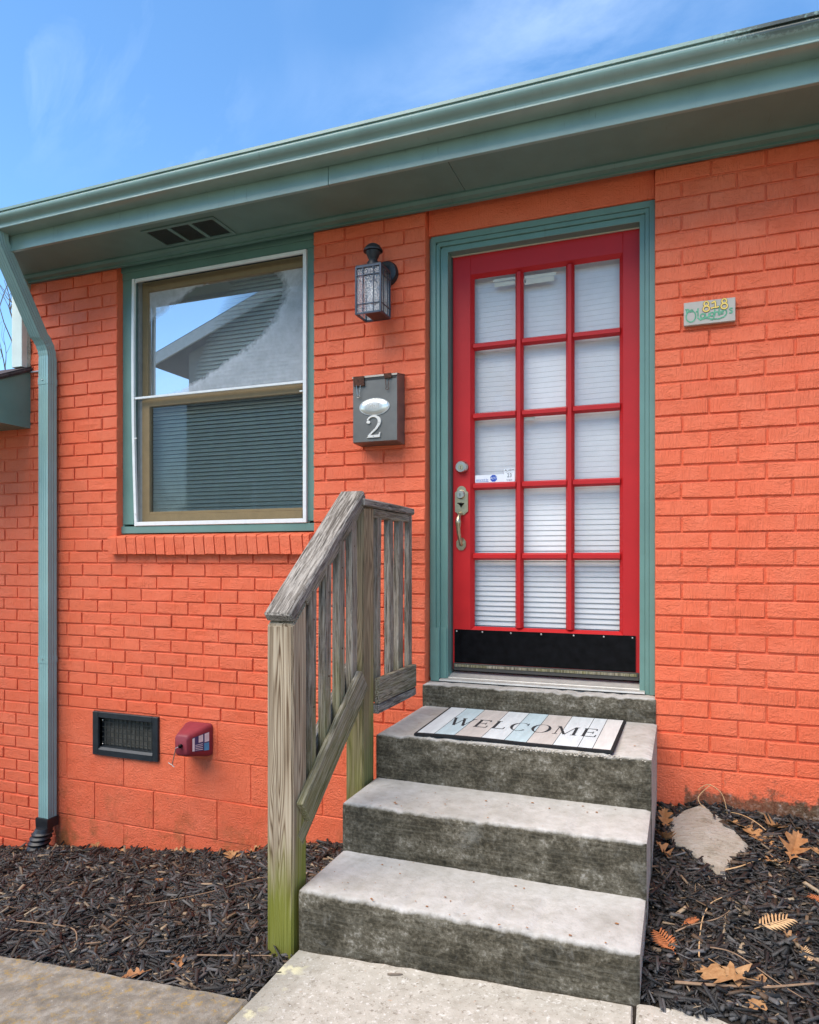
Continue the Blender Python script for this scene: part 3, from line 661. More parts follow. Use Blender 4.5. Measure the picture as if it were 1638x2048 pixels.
DS = build('downspout', MB().sweep(rings), 'spout_teal', HOUSE, smooth=False)
for z in (1.02, -.62):
    build('joint_band', MB().sweep([spout_ring((SX, -.052, z + h), Vector((1, 0, 0)), Vector((0, 1, 0)), .0400, .0330) for h in (-.002, .036)]), 'spout_teal', DS)
    build('screw', MB().lathe([(0, -.003), (.004, -.002), (.004, 0)], (SX - .005, -.0855, z + .022), (0, 1, 0), 8), 'nickel', DS)
bt = MB(); bt.sweep([[(SX + sx * w, -.055 + sy * d, z) for sx, sy in ((-1, -1), (1, -1), (1, 1), (-1, 1))] for w, d, z in ((.046, .040, -1.53), (.047, .041, -1.545), (.046, .040, -1.585))])
build('boot_collar', bt, 'boot_black', DS)
bt = MB(); prof = []; cz0 = Vector((SX - .0, -.075, -1.585)); cz1 = Vector((SX - .05, -.15, -1.86)); rgs = []
for i in range(45):
    t = i / 44; c0 = cz0.lerp(cz1, t); rr = (.056 + .006 * t) + .0050 * math.cos(i * 2 * math.pi / 4.4)
    if t < .10: rr = .046 + .06 * t
    rgs.append([c0 + Vector((math.cos(2 * math.pi * k / 22) * rr, math.sin(2 * math.pi * k / 22) * rr, 0)) for k in range(22)])
build('boot', bt.sweep(rgs), 'boot_black', DS, smooth=True)

# ---- window
WIN = build('window', MB().box(WX0, WX0 + .012, .05, .15, .125, 1.70), 'teal_trim', HOUSE)
def wpart(nm, mat, *boxes, c=.0015):
    mb = MB()
    for q in boxes: mb.box(*q, c)
    return build(nm, mb, mat, WIN)
wpart('casing', 'teal_trim', (WX0 + .001, -2.955, .048, .078, .19, 1.605)); wpart('casing', 'teal_trim', (-1.822, WX1 + .02, .048, .078, .19, 1.605))
wpart('head_casing', 'teal_trim', (WX0 + .001, WX1 + .02, .044, .078, 1.605, 1.70)); wpart('head_casing', 'teal_trim', (WX0 + .001, WX1 + .02, .034, .0435, 1.645, 1.69))
wpart('sill_casing', 'teal_trim', (WX0 + .001, WX1 + .02, .036, .10, .138, .178))
for xa in (-2.955, -1.833): build('jamb', MB().box(xa, xa + .010, .0785, .15, .18, 1.61), 'vinyl_grey', WIN)
# slightly bowed screen frame
def bowed(x, z): return x + .012 * math.sin((z - .18) / 1.41 * math.pi) * -1 + .018 * (1 - (z - .18) / 1.41)
zz = np.linspace(.180, 1.598, 14)
mb = MB(); mb.sweep([[(bowed(-2.953, z) + a, y, z) for a, y in ((0, .030), (.017, .030), (.017, .046), (0, .046))] for z in zz]); build('screen_frame', mb, 'white_frame', WIN)
wpart('screen_frame', 'white_frame', (-1.838, -1.818, .030, .046, .181, 1.597)); wpart('screen_frame', 'white_frame', (-2.93, -1.838, .0305, .046, 1.578, 1.597))
wpart('screen_frame', 'white_frame', (-2.93, -1.838, .0305, .046, .181, .203)); wpart('screen_bar', 'white_frame', (-2.935, -1.838, .032, .046, .906, .919))
build('insect_screen', MB().add([(-2.925, .040, .20), (-1.838, .040, .20), (-1.838, .040, .907), (-2.925, .040, .907)], [(0, 1, 2, 3)]), 'insect_screen', WIN)
build('insect_screen', MB().add([(-2.94, .040, .918), (-1.838, .040, .918), (-1.838, .040, 1.58), (-2.94, .040, 1.58)], [(0, 1, 2, 3)]), 'insect_screen', WIN)
for z in (.68, 1.57, .25): build('screen_clip', MB().box(-2.93, -2.915, .026, .030, z, z + .005), 'white_frame', WIN)
build('screen_clip', MB().box(-1.855, -1.838, .026, .030, .86, .866), 'white_frame', WIN)
# sashes: upper behind, lower in front
wpart('upper_sash', 'tan_sash', (-2.944, -2.905, .105, .14, .905, 1.60)); wpart('upper_sash', 'tan_sash', (-1.866, -1.834, .105, .14, .905, 1.60))
wpart('upper_sash', 'tan_sash', (-2.905, -1.866, .105, .14, 1.545, 1.60)); wpart('upper_sash', 'tan_sash', (-2.905, -1.866, .106, .14, .905, .935))
wpart('lower_sash', 'tan_sash', (-2.915, -2.862, .070, .103, .18, .905)); wpart('lower_sash', 'tan_sash', (-1.862, -1.836, .070, .103, .18, .905))
wpart('lower_sash', 'tan_sash', (-2.862, -1.862, .070, .103, .866, .905)); wpart('lower_sash', 'tan_sash', (-2.862, -1.862, .066, .103, .18, .246)); wpart('lower_sash', 'tan_sash', (-2.862, -1.862, .072, .103, .2465, .262))
wpart('sash_track', 'vinyl_grey', (-2.944, -2.917, .0785, .103, .18, .904))
build('pane', MB().add([(-2.905, .122, .935), (-1.866, .122, .935), (-1.866, .122, 1.545), (-2.905, .122, 1.545)], [(0, 1, 2, 3)]), 'glass_fogged', WIN)
build('pane', MB().add([(-2.862, .088, .262), (-1.862, .088, .262), (-1.862, .088, .872), (-2.862, .088, .872)], [(0, 1, 2, 3)]), 'glass_window', WIN)
def blind(name, label, x0, x1, y, z0, z1, pitch, mat, tilt, loc):
    t = thing(name, label, 'window blind', loc); z = z1; k = 0
    while z > z0:
        a, wob = tilt(z); wdt = pitch * .60
        dy, dz = wdt * math.cos(a), wdt * math.sin(a)
        mb = MB(); nseg = 3
        for s_ in range(nseg):
            pass
        prof = [(y - dy, z - dz), (y - dy * .3, z - dz * .3 + .0012), (y + dy * .3, z + dz * .3 + .0012), (y + dy, z + dz)]
        xsn = np.linspace(x0, x1, 5)
        mb.sweep([[(xx, p[0], p[1] + wob * math.sin(xx * 9 + z * 13)) for p in prof] + [(xx, p[0] + .0004, p[1] - .0007 + wob * math.sin(xx * 9 + z * 13)) for p in prof[::-1]] for xx in xsn])
        build('slat', mb, mat, t); z -= pitch; k += 1
    build('head_rail', MB().box(x0, x1, y - .02, y + .02, z1 + .01, z1 + .045), mat, t)
    return t
blind('window_blind', 'pale mini blind hanging behind the double hung window', -2.93, -1.84, .175, .22, 1.56, .0225, 'blind_grey', lambda z: (R(52), 0), (-2.4, .175, .22))

# ---- door, frame and threshold
FR = build('door_frame', MB().box(DX0 + .001, -1.142, .066, .12, -.585, 1.556, .001), 'teal_trim', HOUSE)
def fpart(nm, mat, *q, c=.0015): return build(nm, MB().box(*q, c), mat, FR)
for (a, b_, y0) in ((-1.1415, -1.118, .052), (-1.1175, -1.100, .060), (-1.0995, -1.062, .072)): fpart('jamb_moulding', 'teal_trim', a, b_, y0, .13, -.585, 1.556 - (a + 1.154))
for (a, b_, y0) in ((-.135, -.111, .052), (-.153, -.1355, .060), (-.1765, -.1535, .072)): fpart('jamb_moulding', 'teal_trim', a, b_, y0, .13, -.60, 1.556 - (-.110 - b_))
for (a, b_, y0) in ((1.528, 1.5565, .0525), (1.508, 1.5275, .0605), (1.480, 1.5075, .0725)): fpart('head_moulding', 'teal_trim', -1.141 + (1.556 - b_), -.1115 - (1.556 - b_), y0, .13, a, b_)
fpart('plinth', 'teal_trim', -1.1425, -1.099, .047, .0515, -.598, -.34); fpart('plinth', 'teal_trim', -1.0993, -1.068, .066, .0715, -.585, -.34)
build('stop_gap', MB().box(-1.0618, -1.056, .128, .19, -.56, 1.48).box(-.1765, -.172, .128, .19, -.56, 1.48), 'weather_strip', FR)
build('head_stop', MB().box(-1.06, -.175, .126, .19, 1.476, 1.4795), 'tape', FR)
build('inner_jamb', MB().box(-1.13, -1.062, .131, .20, -.58, 1.556).box(-.176, -.11, .131, .20, -.58, 1.556).box(-1.062, -.176, .191, .20, 1.42, 1.556), 'teal_trim', FR)
build('metal_threshold', MB().prism([(.045, -.5955), (.047, -.588), (.075, -.585), (.078, -.580), (.100, -.577), (.16, -.562), (.16, -.5955)], 'x', -1.098, -.154), 'aluminium', FR)
build('threshold_slot', MB().box(-1.097, -.155, .0752, .0778, -.588, -.5835), 'keyhole', FR)

DY = .132; D0, D1, DZ0, DZ1 = -1.056, -.1775, -.548, 1.475
GXs = [(-.950, -.748), (-.709, -.508), (-.471, -.268)]; GZ = [1.362, 1.030, .688, .347, .005, -.336]
DOOR = build('door', MB().box(D0 + .001, GXs[0][0] - .016, DY, DY + .044, DZ0, DZ1, .0015), 'door_red', HOUSE)
def dpart(nm, mat, *q, c=.0015): return build(nm, MB().box(*q, c), mat, DOOR)
dpart('stile', 'door_red', GXs[2][1] + .016, D1, DY, DY + .044, DZ0, DZ1)
dpart('top_rail', 'door_red', GXs[0][0] - .016, GXs[2][1] + .016, DY, DY + .044, GZ[0] + .016, DZ1)
dpart('bottom_rail', 'door_red', GXs[0][0] - .016, GXs[2][1] + .016, DY, DY + .044, DZ0, GZ[5] - .016)
def bar(nm, p, q, vertical):       # glazing bar with sloped (sticking) sides
    m = .010; w2 = .0195 if vertical else .0175
    if vertical: pr = [(p - w2, DY + .020), (p - m, DY + .004), (p - m + .002, DY + .001), (p + m - .002, DY + .001), (p + m, DY + .004), (p + w2, DY + .020), (p + w2, DY + .03), (p - w2, DY + .03)]; mb = MB().prism(pr, 'z', q[0], q[1])
    else: pr = [(DY + .020, p - w2), (DY + .004, p - m), (DY + .001, p - m + .002), (DY + .001, p + m - .002), (DY + .004, p + m), (DY + .020, p + w2), (DY + .03, p + w2), (DY + .03, p - w2)]; mb = MB().prism(pr, 'x', q[0], q[1])
    return build(nm, mb, 'door_red', DOOR)
for a, b_ in zip(GXs, GXs[1:]): bar('muntin', (a[1] + b_[0]) / 2, (GZ[5], GZ[0]), True)
for z in GZ[1:5]:
    for a in GXs: bar('muntin', z, (a[0] + .0005 - .004, a[1] + .004), False)
# sticking round the glazed field
X0, X1, Z0, Z1 = GXs[0][0], GXs[2][1], GZ[5], GZ[0]
def sticking(pts_out, pts_in):
    v = [(x, DY + .0015, z) for x, z in pts_out] + [(x, DY + .022, z) for x, z in pts_in]; return MB().add(v, [(0, 1, 3, 2)])
o_ = .0165
for A, B in ((((X0 - o_, Z0 - o_), (X0 - o_, Z1 + o_)), ((X0, Z0), (X0, Z1))), (((X1 + o_, Z0 - o_), (X1 + o_, Z1 + o_)), ((X1, Z0), (X1, Z1))), (((X0 - o_, Z1 + o_), (X1 + o_, Z1 + o_)), ((X0, Z1), (X1, Z1))), (((X0 - o_, Z0 - o_), (X1 + o_, Z0 - o_)), ((X0, Z0), (X1, Z0)))):
    build('glazing_bead', sticking(A, B), 'door_red', DOOR)
for i in range(5):
    for a in GXs:
        build('pane', MB().add([(a[0] - .003, DY + .021, GZ[i + 1]), (a[1] + .003, DY + .021, GZ[i + 1]), (a[1] + .003, DY + .021, GZ[i]), (a[0] - .003, DY + .021, GZ[i])], [(0, 1, 2, 3)]), 'glass_door', DOOR)
dpart('kick_plate', 'kick_black', -1.046, -.196, DY - .004, DY - .0005, -.515, -.352, c=.001)
for xa in (-1.046, -.226): build('kick_plate_edge', MB().box(xa, xa + .030, DY - .0055, DY - .0042, -.513, -.354), 'kick_black', DOOR)
dpart('sweep', 'weather_strip', -1.050, -.182, DY - .010, DY - .0005, -.552, -.517)
dpart('sweep_strip', 'wood_low_rail', -1.045, -.19, DY - .014, DY - .0105, -.535, -.522)
for x_ in (-1.035, -.905, -.765, -.62, -.47, -.335, -.21): build('screw', MB().lathe([(.0001, -.003), (.004, -.0018), (.0045, 0)], (x_, DY - .0042, -.361), (0, 1, 0), 8), 'nickel', DOOR)
# deadbolt
c0 = (-1.008, DY, .442)
build('deadbolt', MB().lathe([(.033, 0), (.033, -.004), (.031, -.010), (.027, -.022), (.0255, -.026), (.021, -.026), (.021, -.0245), (.0001, -.0245)], c0, (0, 1, 0), 24), 'nickel', DOOR, smooth=True)
build('keyway', MB().lathe([(.0135, -.0245), (.0135, -.028), (.0001, -.028)], (c0[0], DY, c0[2] - .002), (0, 1, 0), 16), 'brass_worn', DOOR, smooth=True); build('keyhole', MB().box(c0[0] - .0012, c0[0] + .0012, DY - .0288, DY - .0279, c0[2] - .012, c0[2] + .003), 'keyhole', DOOR)
# handleset: shaped plate, cylinder, thumb latch, grip, lower rose
hx = -1.010
pl = [(hx - .033, .225), (hx - .033, .318), (hx - .026, .324)] + arc(hx, .324, .024, .026, 175, 5, 10) + [(hx + .026, .324), (hx + .033, .318), (hx + .033, .225), (hx + .024, .219)] + arc(hx, .219, .022, .012, -5, -175, 8) + [(hx - .024, .219)]
build('handle_plate', plate(pl, DY - .006, DY), 'brass_worn', DOOR); pin = [(hx + (x - hx) * .84, .272 + (z - .272) * .90) for x, z in pl]; build('handle_plate', plate(pin, DY - .009, DY - .0061), 'brass_worn', DOOR)
build('lock_cylinder', MB().lathe([(.023, -.008), (.022, -.018), (.019, -.024), (.0001, -.024)], (hx - .002, DY, .308), (0, 1, 0), 20), 'nickel', DOOR, smooth=True); build('keyhole', MB().box(hx - .0035, hx - .0005, DY - .0250, DY - .0242, .298, .313), 'keyhole', DOOR)
build('thumb_latch', MB().prism([(hx - .016, .266), (hx + .016, .266), (hx + .004, .252), (hx, .243), (hx - .004, .252)], 'y', DY - .014, DY - .0091).box(hx - .014, hx + .010, DY - .034, DY - .014, .262, .266, .001), 'kick_black', DOOR)
gp = [(hx, DY - .006, .216), (hx - .002, DY - .030, .208), (hx - .004, DY - .045, .186), (hx - .004, DY - .046, .160), (hx - .003, DY - .044, .125), (hx, DY - .036, .095), (hx, DY - .020, .072), (hx, DY - .004, .062)]
def smooth_path(p, n=4):
    out = []
    P = [Vector(q) for q in p]
    for i in range(len(P) - 1):
        p0, p1, p2, p3 = P[max(i - 1, 0)], P[i], P[i + 1], P[min(i + 2, len(P) - 1)]
        for k in range(n):
            t = k / n; out.append(.5 * ((2 * p1) + (p2 - p0) * t + (2 * p0 - 5 * p1 + 4 * p2 - p3) * t * t + (3 * p1 - p0 - 3 * p2 + p3) * t ** 3))
    out.append(P[-1]); return out
sp = smooth_path(gp); rad = [lerp(i / (len(sp) - 1), [(0, .009), (.22, .0095), (.38, .0145), (.5, .010), (.8, .0078), (1, .010)]) for i in range(len(sp))]
build('grip', MB().tube(sp, rad, 12), 'brass_worn', DOOR, smooth=True)
oc8 = lambda r, rz, cx, cz: [(cx + r * math.cos(R(22.5 + 45 * i)), cz + rz * math.sin(R(22.5 + 45 * i))) for i in range(8)]
build('lower_rose', plate(oc8(.026, .033, hx - .002, .066), DY - .006, DY), 'brass_worn', DOOR); build('lower_rose', plate(oc8(.019, .026, hx - .002, .066), DY - .010, DY - .0061), 'brass_worn', DOOR)
for z in (.93, .32, -.30): build('hinge', MB().lathe([(.006, -.045), (.006, .045)], (D1 + .002, DY - .004, z), (0, 0, 1), 10), 'door_red', DOOR)
# blind and tape behind the door glass
def dtilt(z): return (R(87) if z > .35 else R(87 - 22 * min(1, (.35 - z) / .65)), (.004 * max(0, (z - .3))))
blind('door_blind', 'white slatted blind hanging behind the glazed red door', -.985, -.235, DY + .070, -.345, 1.37, .0245, 'blind_white', dtilt, (-.61, DY + .07, -.36))
tp = thing('masking_tape', 'torn cream tape strips holding the top of the door blind', 'tape', (-.75, DY + .036, 1.33))
for q in ((-.860, -.745, 1.338, 1.350), (-.852, -.70, 1.312, 1.332), (-.705, -.555, 1.330, 1.346), (-.705, -.565, 1.304, 1.328), (-.705, -.655, .655, .672)):
    build('strip', MB().box(q[0], q[1], DY + .0265, DY + .0272, q[2], q[3]), 'tape', tp)
# stickers on the glass
t = thing('security_sticker', 'white and blue security company sticker on the door glass', 'sticker', (-.885, DY + .02, .365))
yS = DY + .0195
build('backing', MB().box(-.947, -.800, yS, yS + .0008, .3655, .402), 'sticker_white', t)
build('badge', plate(oc8(.0175, .0175, -.855, .384), yS - .0006, yS - .0001), 'sticker_blue', t)
build('lettering', text_mb('ADT', .017, 0, lambda c: (-.855 + c.x * .95 + c.y * .25, yS - .0009, .384 + c.y)), 'sticker_white', t)
build('lettering', text_mb('secured by', .0148, 0, lambda c: (-.912 + c.x * .95 + c.y * .25, yS - .0006, .3785 + c.y)), 'ink_blue', t)
build('underline', MB().box(-.944, -.880, yS - .0006, yS - .0001, .3685, .3705), 'ink_blue', t)
t = thing('alarm_sticker', 'small white alarm permit sticker numbered 23 on the door glass', 'sticker', (-.777, DY + .02, .362))
build('backing', MB().box(-.803, -.752, yS - .0002, yS + .0009, .3645, .428), 'sticker_white', t)
for s_, sz_, z_ in (('ALARM', .0165, .4195), ('23', .027, .3945), ('014624', .0105, .3725)): build('lettering', text_mb(s_, sz_, 0, lambda c, z_=z_: (-.777 + c.x * .88, yS - .0008, z_ + c.y)), 'ink', t)
build('rule', MB().box(-.797, -.758, yS - .0006, yS - .0003, .4095, .4102), 'ink', t)

# ---- lean-to roof and corner board beyond the downspout
LT = build('lean_to', MB().prism([(.0, .784), (.0, 1.128), (-.62, .846), (-.62, .784)], 'x', -6.0, -3.700), 'teal_trim', HOUSE)
for i, (dz, dx) in enumerate(((.0, .012), (.011, .02), (.021, .008))):
    build('shingle_layer', MB().prism([(.0, 1.131 + dz), (-.65, .835 + dz), (-.65, .844 + dz), (.0, 1.140 + dz)], 'x', -6.0, -3.700 + dx), 'shingle', LT)
build('lean_to_top', MB().box(-6.0, -3.72, .0, 1.2, 1.06, 1.125), 'shingle', LT)
build('flashing', MB().box(-3.72, -3.60, -.012, .0, 1.120, 1.128), 'flash_metal', LT)
build('corner_board', MB().box(-3.795, -3.712, -.052, .06, 1.150, 1.70, .002), 'pale_trim', HOUSE)
cb = MB(); zz = np.linspace(1.15, 1.66, 22); cb.sweep([[(-3.7115 + a + random.uniform(-.003, .003), y, z) for a, y in ((0, -.014), (.010 + random.uniform(0, .007), -.004), (.008, .003), (0, .003))] for z in zz]); build('caulk', cb, 'stone_grey', HOUSE)

# ---- crawl-space vent
CV = build('crawl_vent', MB().box(-3.20, -3.158, -.016, .02, -1.142, -.892, .003).box(-2.770, -2.730, -.016, .02, -1.142, -.892, .003).box(-3.158, -2.770, -.0155, .02, -.926, -.892, .003).prism([(-.0155, -1.142), (-.0155, -1.110), (-.004, -1.097), (.036, -1.090), (.036, -1.142)], 'x', -3.158, -2.770), 'vent_black', HOUSE)
gr = MB()
for i in range(1, 13): xx = -3.158 + .388 * i / 13; gr.box(xx - .0025, xx + .0025, .016, .020, -1.100, -.926)
for i in range(1, 6): z_ = -1.100 + .174 * i / 6; gr.box(-3.158, -2.770, .0145, .0158, z_ - .003, z_ + .003)
build('grille', gr, 'vent_mesh', CV); build('vent_backing', MB().box(-3.16, -2.768, .034, .06, -1.13, -.90), 'vent_back', CV)
build('vent_sleeve', MB().box(-3.161, -3.158, .0, .034, -1.1, -.926).box(-2.770, -2.767, .0, .034, -1.1, -.926), 'vent_black', CV)
for z_ in (-.945, -1.083): build('screw', MB().lathe([(.0001, -.003), (.005, 0)], (-3.149, .010, z_), (0, 1, 0), 8), 'nickel', CV)

# ------------------------------------------------------------------ steps
ST = thing('concrete_steps', 'mildew stained concrete steps leading up to the red door', 'steps', (-.63, -.6, -1.28))
SXL, SXR = -1.165, -.104
def step(nm, y0, y1, z0, z1, xl, xr, rnd=.014, seed=0):
    """one poured step: worn rounded nosing, slightly wavy, faces split so tread and riser carry their own finish"""
    random.seed(seed); mb = MB(); nx = 70; prof = []
    for i in range(5):
        a = R(90 * i / 4); prof.append((y0 + rnd - rnd * math.sin(R(90) - a), z1 - rnd + rnd * math.sin(a)))
    base = [(y0 + .004, z0), (y0 + .002, z0 + (z1 - z0) * .35), (y0, z0 + (z1 - z0) * .7)] + prof + [(y0 + (y1 - y0) * .4, z1 + .001), (y0 + (y1 - y0) * .8, z1 + .002), (y1, z1 + .003)]
    wig = [random.gauss(0, .0022) for _ in range(nx + 3)]; wig = [(wig[q] + wig[q + 1] + wig[q + 2]) / 3 for q in range(nx + 1)]; wz = [random.gauss(0, .0014) - (random.uniform(.006, .014) if random.random() < .06 else 0) for _ in range(nx + 3)]; wz = [(wz[q] + 2 * wz[q + 1] + wz[q + 2]) / 4 for q in range(nx + 1)]; rings = []
    for k in range(nx + 1):
        t = k / nx; x = xl + (xr - xl) * t
        e = 0 if 0 < k < nx else .006
        x = xl + (xr - xl) * t
        rings.append([(x, p[0] + (wig[k] if i < 9 else 0) + (e if i < 8 else 0), p[1] + (wz[k] if 2 < i < 9 else 0) - (e if i > 5 else 0)) for i, p in enumerate(base)])
    n_ = len(base); v = [p for r in rings for p in r]; f = []; mi = []
    for k in range(nx):
        for i in range(n_ - 1):
            f.append((k * n_ + i, (k + 1) * n_ + i, (k + 1) * n_ + i + 1, k * n_ + i + 1)); mi.append(1 if i < 5 else 0)
    o = len(mb.v); mb.v += v; mb.f += f; mb.mi += mi
    for r in (rings[0], rings[-1]):
        q = len(mb.v); mb.v += list(r) + [(r[0][0], y1, z0)]; mb.f.append(tuple(range(q, q + n_ + 1))); mb.mi.append(2)
    build(nm, mb, ['concrete_step', 'concrete_step', 'concrete_path'], ST, smooth=True)
step('step', -1.197, -.85, -1.40, -1.074, SXL + .002, SXR - .004, .022, 1)
step('step', -.872, -.54, -1.30, -.896, SXL, SXR - .001, .020, 2)
step('landing', -.567, .004, -1.20, -.712, SXL + .001, SXR + .002, .018, 3)
step('door_sill', -.014, .10, -.75, -.603, DX0 - .010, DX1 + .004, .016, 4)
random.seed(11)
# spalled aggregate along the landing nosing
ag = MB()
for i in range(420):
    x = random.gauss(-.50, .19)
    if not -.97 < x < -.12: continue
    y = -.567 + random.uniform(-.003, .012); z = -.712 - max(0, (-.553 - y)) * .5 + random.uniform(-.006, .002); s_ = random.uniform(.002, .0055)
    v = [(x + s_ * random.uniform(.6, 1.2) * a, y + s_ * .6 * b_, z + s_ * .55 * c) for a, b_, c in ((1, 0, 0), (-1, 0, 0), (0, 1, 0), (0, -1, 0), (0, 0, 1), (0, 0, -1))]
    ag.add(v, [(0, 2, 4), (2, 1, 4), (1, 3, 4), (3, 0, 4), (2, 0, 5), (1, 2, 5), (3, 1, 5), (0, 3, 5)])
build('spalled_edge', ag, 'concrete_path', ST, kind='stuff')

# ------------------------------------------------------------------ hand rail
RL = thing('wooden_railing', 'weathered wooden stair railing with green algae on its posts', 'railing', (-1.23, -.65, -1.4))
def stick(nm, mat, p0, p1, w, d, c=.003, side=None):
    """timber along p0->p1, local z along the grain; w across X, d across the other way"""
    p0, p1 = Vector(p0), Vector(p1); t = (p1 - p0); ln = t.length; t.normalize(); ux = Vector((1, 0, 0)); uy = t.cross(ux).normalized()
    mb = MB().box(-w / 2, w / 2, -d / 2, d / 2, 0, ln, c)
    me = bpy.data.meshes.new(nm); me.from_pydata(mb.v, [], mb.f); me.materials.append(MATS[mat])
    bm = bmesh.new(); bm.from_mesh(me); bmesh.ops.recalc_face_normals(bm, faces=bm.faces)
    bmesh.ops.subdivide_edges(bm, edges=[e for e in bm.edges if abs(e.verts[0].co.z - e.verts[1].co.z) > ln * .5], cuts=5)
    ph = random.uniform(0, 6); am = min(.0035, .004 * ln)
    for v in bm.verts: s_ = math.sin(v.co.z / max(ln, .01) * math.pi + ph * .1); v.co.x += am * s_ * math.cos(ph); v.co.y += am * s_ * math.sin(ph)
    bm.to_mesh(me); bm.free()
    o = bpy.data.objects.new(nm, me); COL.objects.link(o); o.parent = RL
    M = Matrix((ux, -uy, t)).transposed() if ux.cross(-uy).dot(t) > 0 else Matrix((ux, uy, t)).transposed()
    o.rotation_euler = M.to_euler(); o.location = p0 - RL.location; return o
# newel with its top cut to the slope of the rail
def newel(nm, mat, x0, x1, y0, y1, z0, zf, zb):
    pr = [(y0, z0), (y1, z0), (y1, zb), (y0, zf)]; mb = MB().prism(pr, 'x', x0, x1)
    me = bpy.data.meshes.new(nm); cx, cy = (x0 + x1) / 2, (y0 + y1) / 2
    me.from_pydata([(p[0] - cx, p[1] - cy, p[2] - z0) for p in mb.v], [], mb.f); me.materials.append(MATS[mat])
    bm = bmesh.new(); bm.from_mesh(me); bmesh.ops.recalc_face_normals(bm, faces=bm.faces); bmesh.ops.bevel(bm, geom=list(bm.edges), offset=.005, segments=2, affect='EDGES'); bm.to_mesh(me); bm.free()
    o = bpy.data.objects.new(nm, me); COL.objects.link(o); o.parent = RL; o.location = Vector((cx, cy, z0)) - RL.location; return o
PX0, PX1 = -1.278, -1.181
newel('post', 'wood_post', PX0, PX1, -1.197, -1.105, -1.45, -.222, -.148)
newel('post', 'wood_upper_post', -1.258, PX1, -.648, -.545, -1.55, .198, .205)
sl_ = .795; ang = math.atan(sl_)
# sloping hand rail (two layers) from newel to upper post
def on_slope(y, off): return off + sl_ * (y + 1.197)
stick('hand_rail', 'wood_rail', (-1.2290, -1.206, on_slope(-1.206, -.190)), (-1.2290, -.640, on_slope(-.640, -.190)), .104, .038, .007)
stick('under_rail', 'wood_low_rail', (-1.196, -1.10, on_slope(-1.10, -.228)), (-1.196, -.645, on_slope(-.645, -.228)), .030, .030, .003)
stick('hand_rail', 'wood_rail', (-1.214, -.665, .218), (-1.214, -.098, .214), .090, .030, .005)
stick('under_rail', 'wood_low_rail', (-1.200, -.545, .182), (-1.200, -.148, .180), .044, .036, .003)
for ya, yb in ((-1.077, -1.034), (-.968, -.921), (-.861, -.811), (-.757, -.709)):
    y = (ya + yb) / 2; bot = -.80 + .80 * (y + 1.137) - .02
    stick('baluster', 'wood_baluster', (-1.1955, y, bot - .10), (-1.1955, y, on_slope(y, -.225)), .030, yb - ya - .002, .0025)
for ya, yb in ((-.511, -.469), (-.376, -.335), (-.265, -.212)):
    y = (ya + yb) / 2; stick('baluster', 'wood_baluster', (-1.1950, y, -.60), (-1.1950, y, .166), .029, yb - ya, .0025)
for ya, yb in ((-1.077, -1.034), (-.968, -.921), (-.861, -.811), (-.757, -.709)):
    y = (ya + yb) / 2
    for dz in (-.10, -.40): build('nail', MB().lathe([(.0001, .0016), (.003, .001), (.0035, 0)], (-1.1803, y, on_slope(y, -.225) + dz), (1, 0, 0), 8), 'rust', RL)
stick('end_post', 'wood_baluster', (-1.1925, -.126, -.645), (-1.1925, -.126, .199), .024, .042, .003)
# lower rails
lo = lambda y, z: (y, z)
def lowboard(nm, mat, x, th, off, hgt, y0, y1, s2=.80): stick(nm, mat, (x, y0, off + s2 * (y0 + 1.137)), (x, y1, off + s2 * (y1 + 1.137)), th, hgt * math.cos(ang), .003)
lowboard('bottom_rail', 'wood_low_rail', -1.1665, .026, -.832, .125, -1.150, -.690)
lowboard('bottom_rail', 'wood_low_rail', -1.1905, .022, -.925, .075, -1.150, -.665)
lowboard('bottom_rail', 'wood_rail', -1.2225, .022, -.805, .100, -1.150, -.665)
stick('bottom_rail', 'wood_low_rail', (-1.1685, -.545, -.548), (-1.1685, -.108, -.548), .022, .104, .003)
stick('bottom_rail', 'wood_rail', (-1.180, -.545, -.622), (-1.180, -.105, -.622), .040, .036, .003)

# ------------------------------------------------------------------ wall lantern
LM = thing('wall_lantern', 'black box lantern with seeded glass on the brick pier', 'wall lamp', (-1.365, 0, 1.13))
lx0, lx1, ly0, ly1, lz0, lz1 = -1.433, -1.300, -.195, -.075, 1.137, 1.362
fr = MB(); e = .009
for xx in (lx0, lx1 - e):
    for yy in (ly0, ly1 - e): fr.box(xx, xx + e, yy, yy + e, lz0, lz1, .001)
for z_ in (lz0, lz1 - .008):
    fr.box(lx0 + e, lx1 - e, ly0, ly0 + e, z_, z_ + .008).box(lx0 + e, lx1 - e, ly1 - e, ly1, z_, z_ + .008).box(lx0, lx0 + e, ly0 + e, ly1 - e, z_, z_ + .008).box(lx1 - e, lx1, ly0 + e, ly1 - e, z_, z_ + .008)
build('frame', fr, 'iron_blue', LM)
mt = MB(); t_ = .004
for z_ in (lz0 + .045, lz1 - .045): mt.box(lx0 + e, lx1 - e, ly0 + .001, ly0 + .001 + t_, z_, z_ + t_).box(lx1 - t_ - .001, lx1 - .001, ly0 + e, ly1 - e, z_, z_ + t_).box(lx0 + .001, lx0 + t_ + .001, ly0 + e, ly1 - e, z_, z_ + t_)
for xx in (lx0 + .038, lx1 - .042): mt.box(xx, xx + t_, ly0 + .0005, ly0 + t_, lz0, lz1)
for yy in (ly0 + .034, ly1 - .038): mt.box(lx1 - t_, lx1 - .0005, yy, yy + t_, lz0, lz1).box(lx0 + .0005, lx0 + t_, yy, yy + t_, lz0, lz1)
build('cames', mt, 'iron_blue', LM)
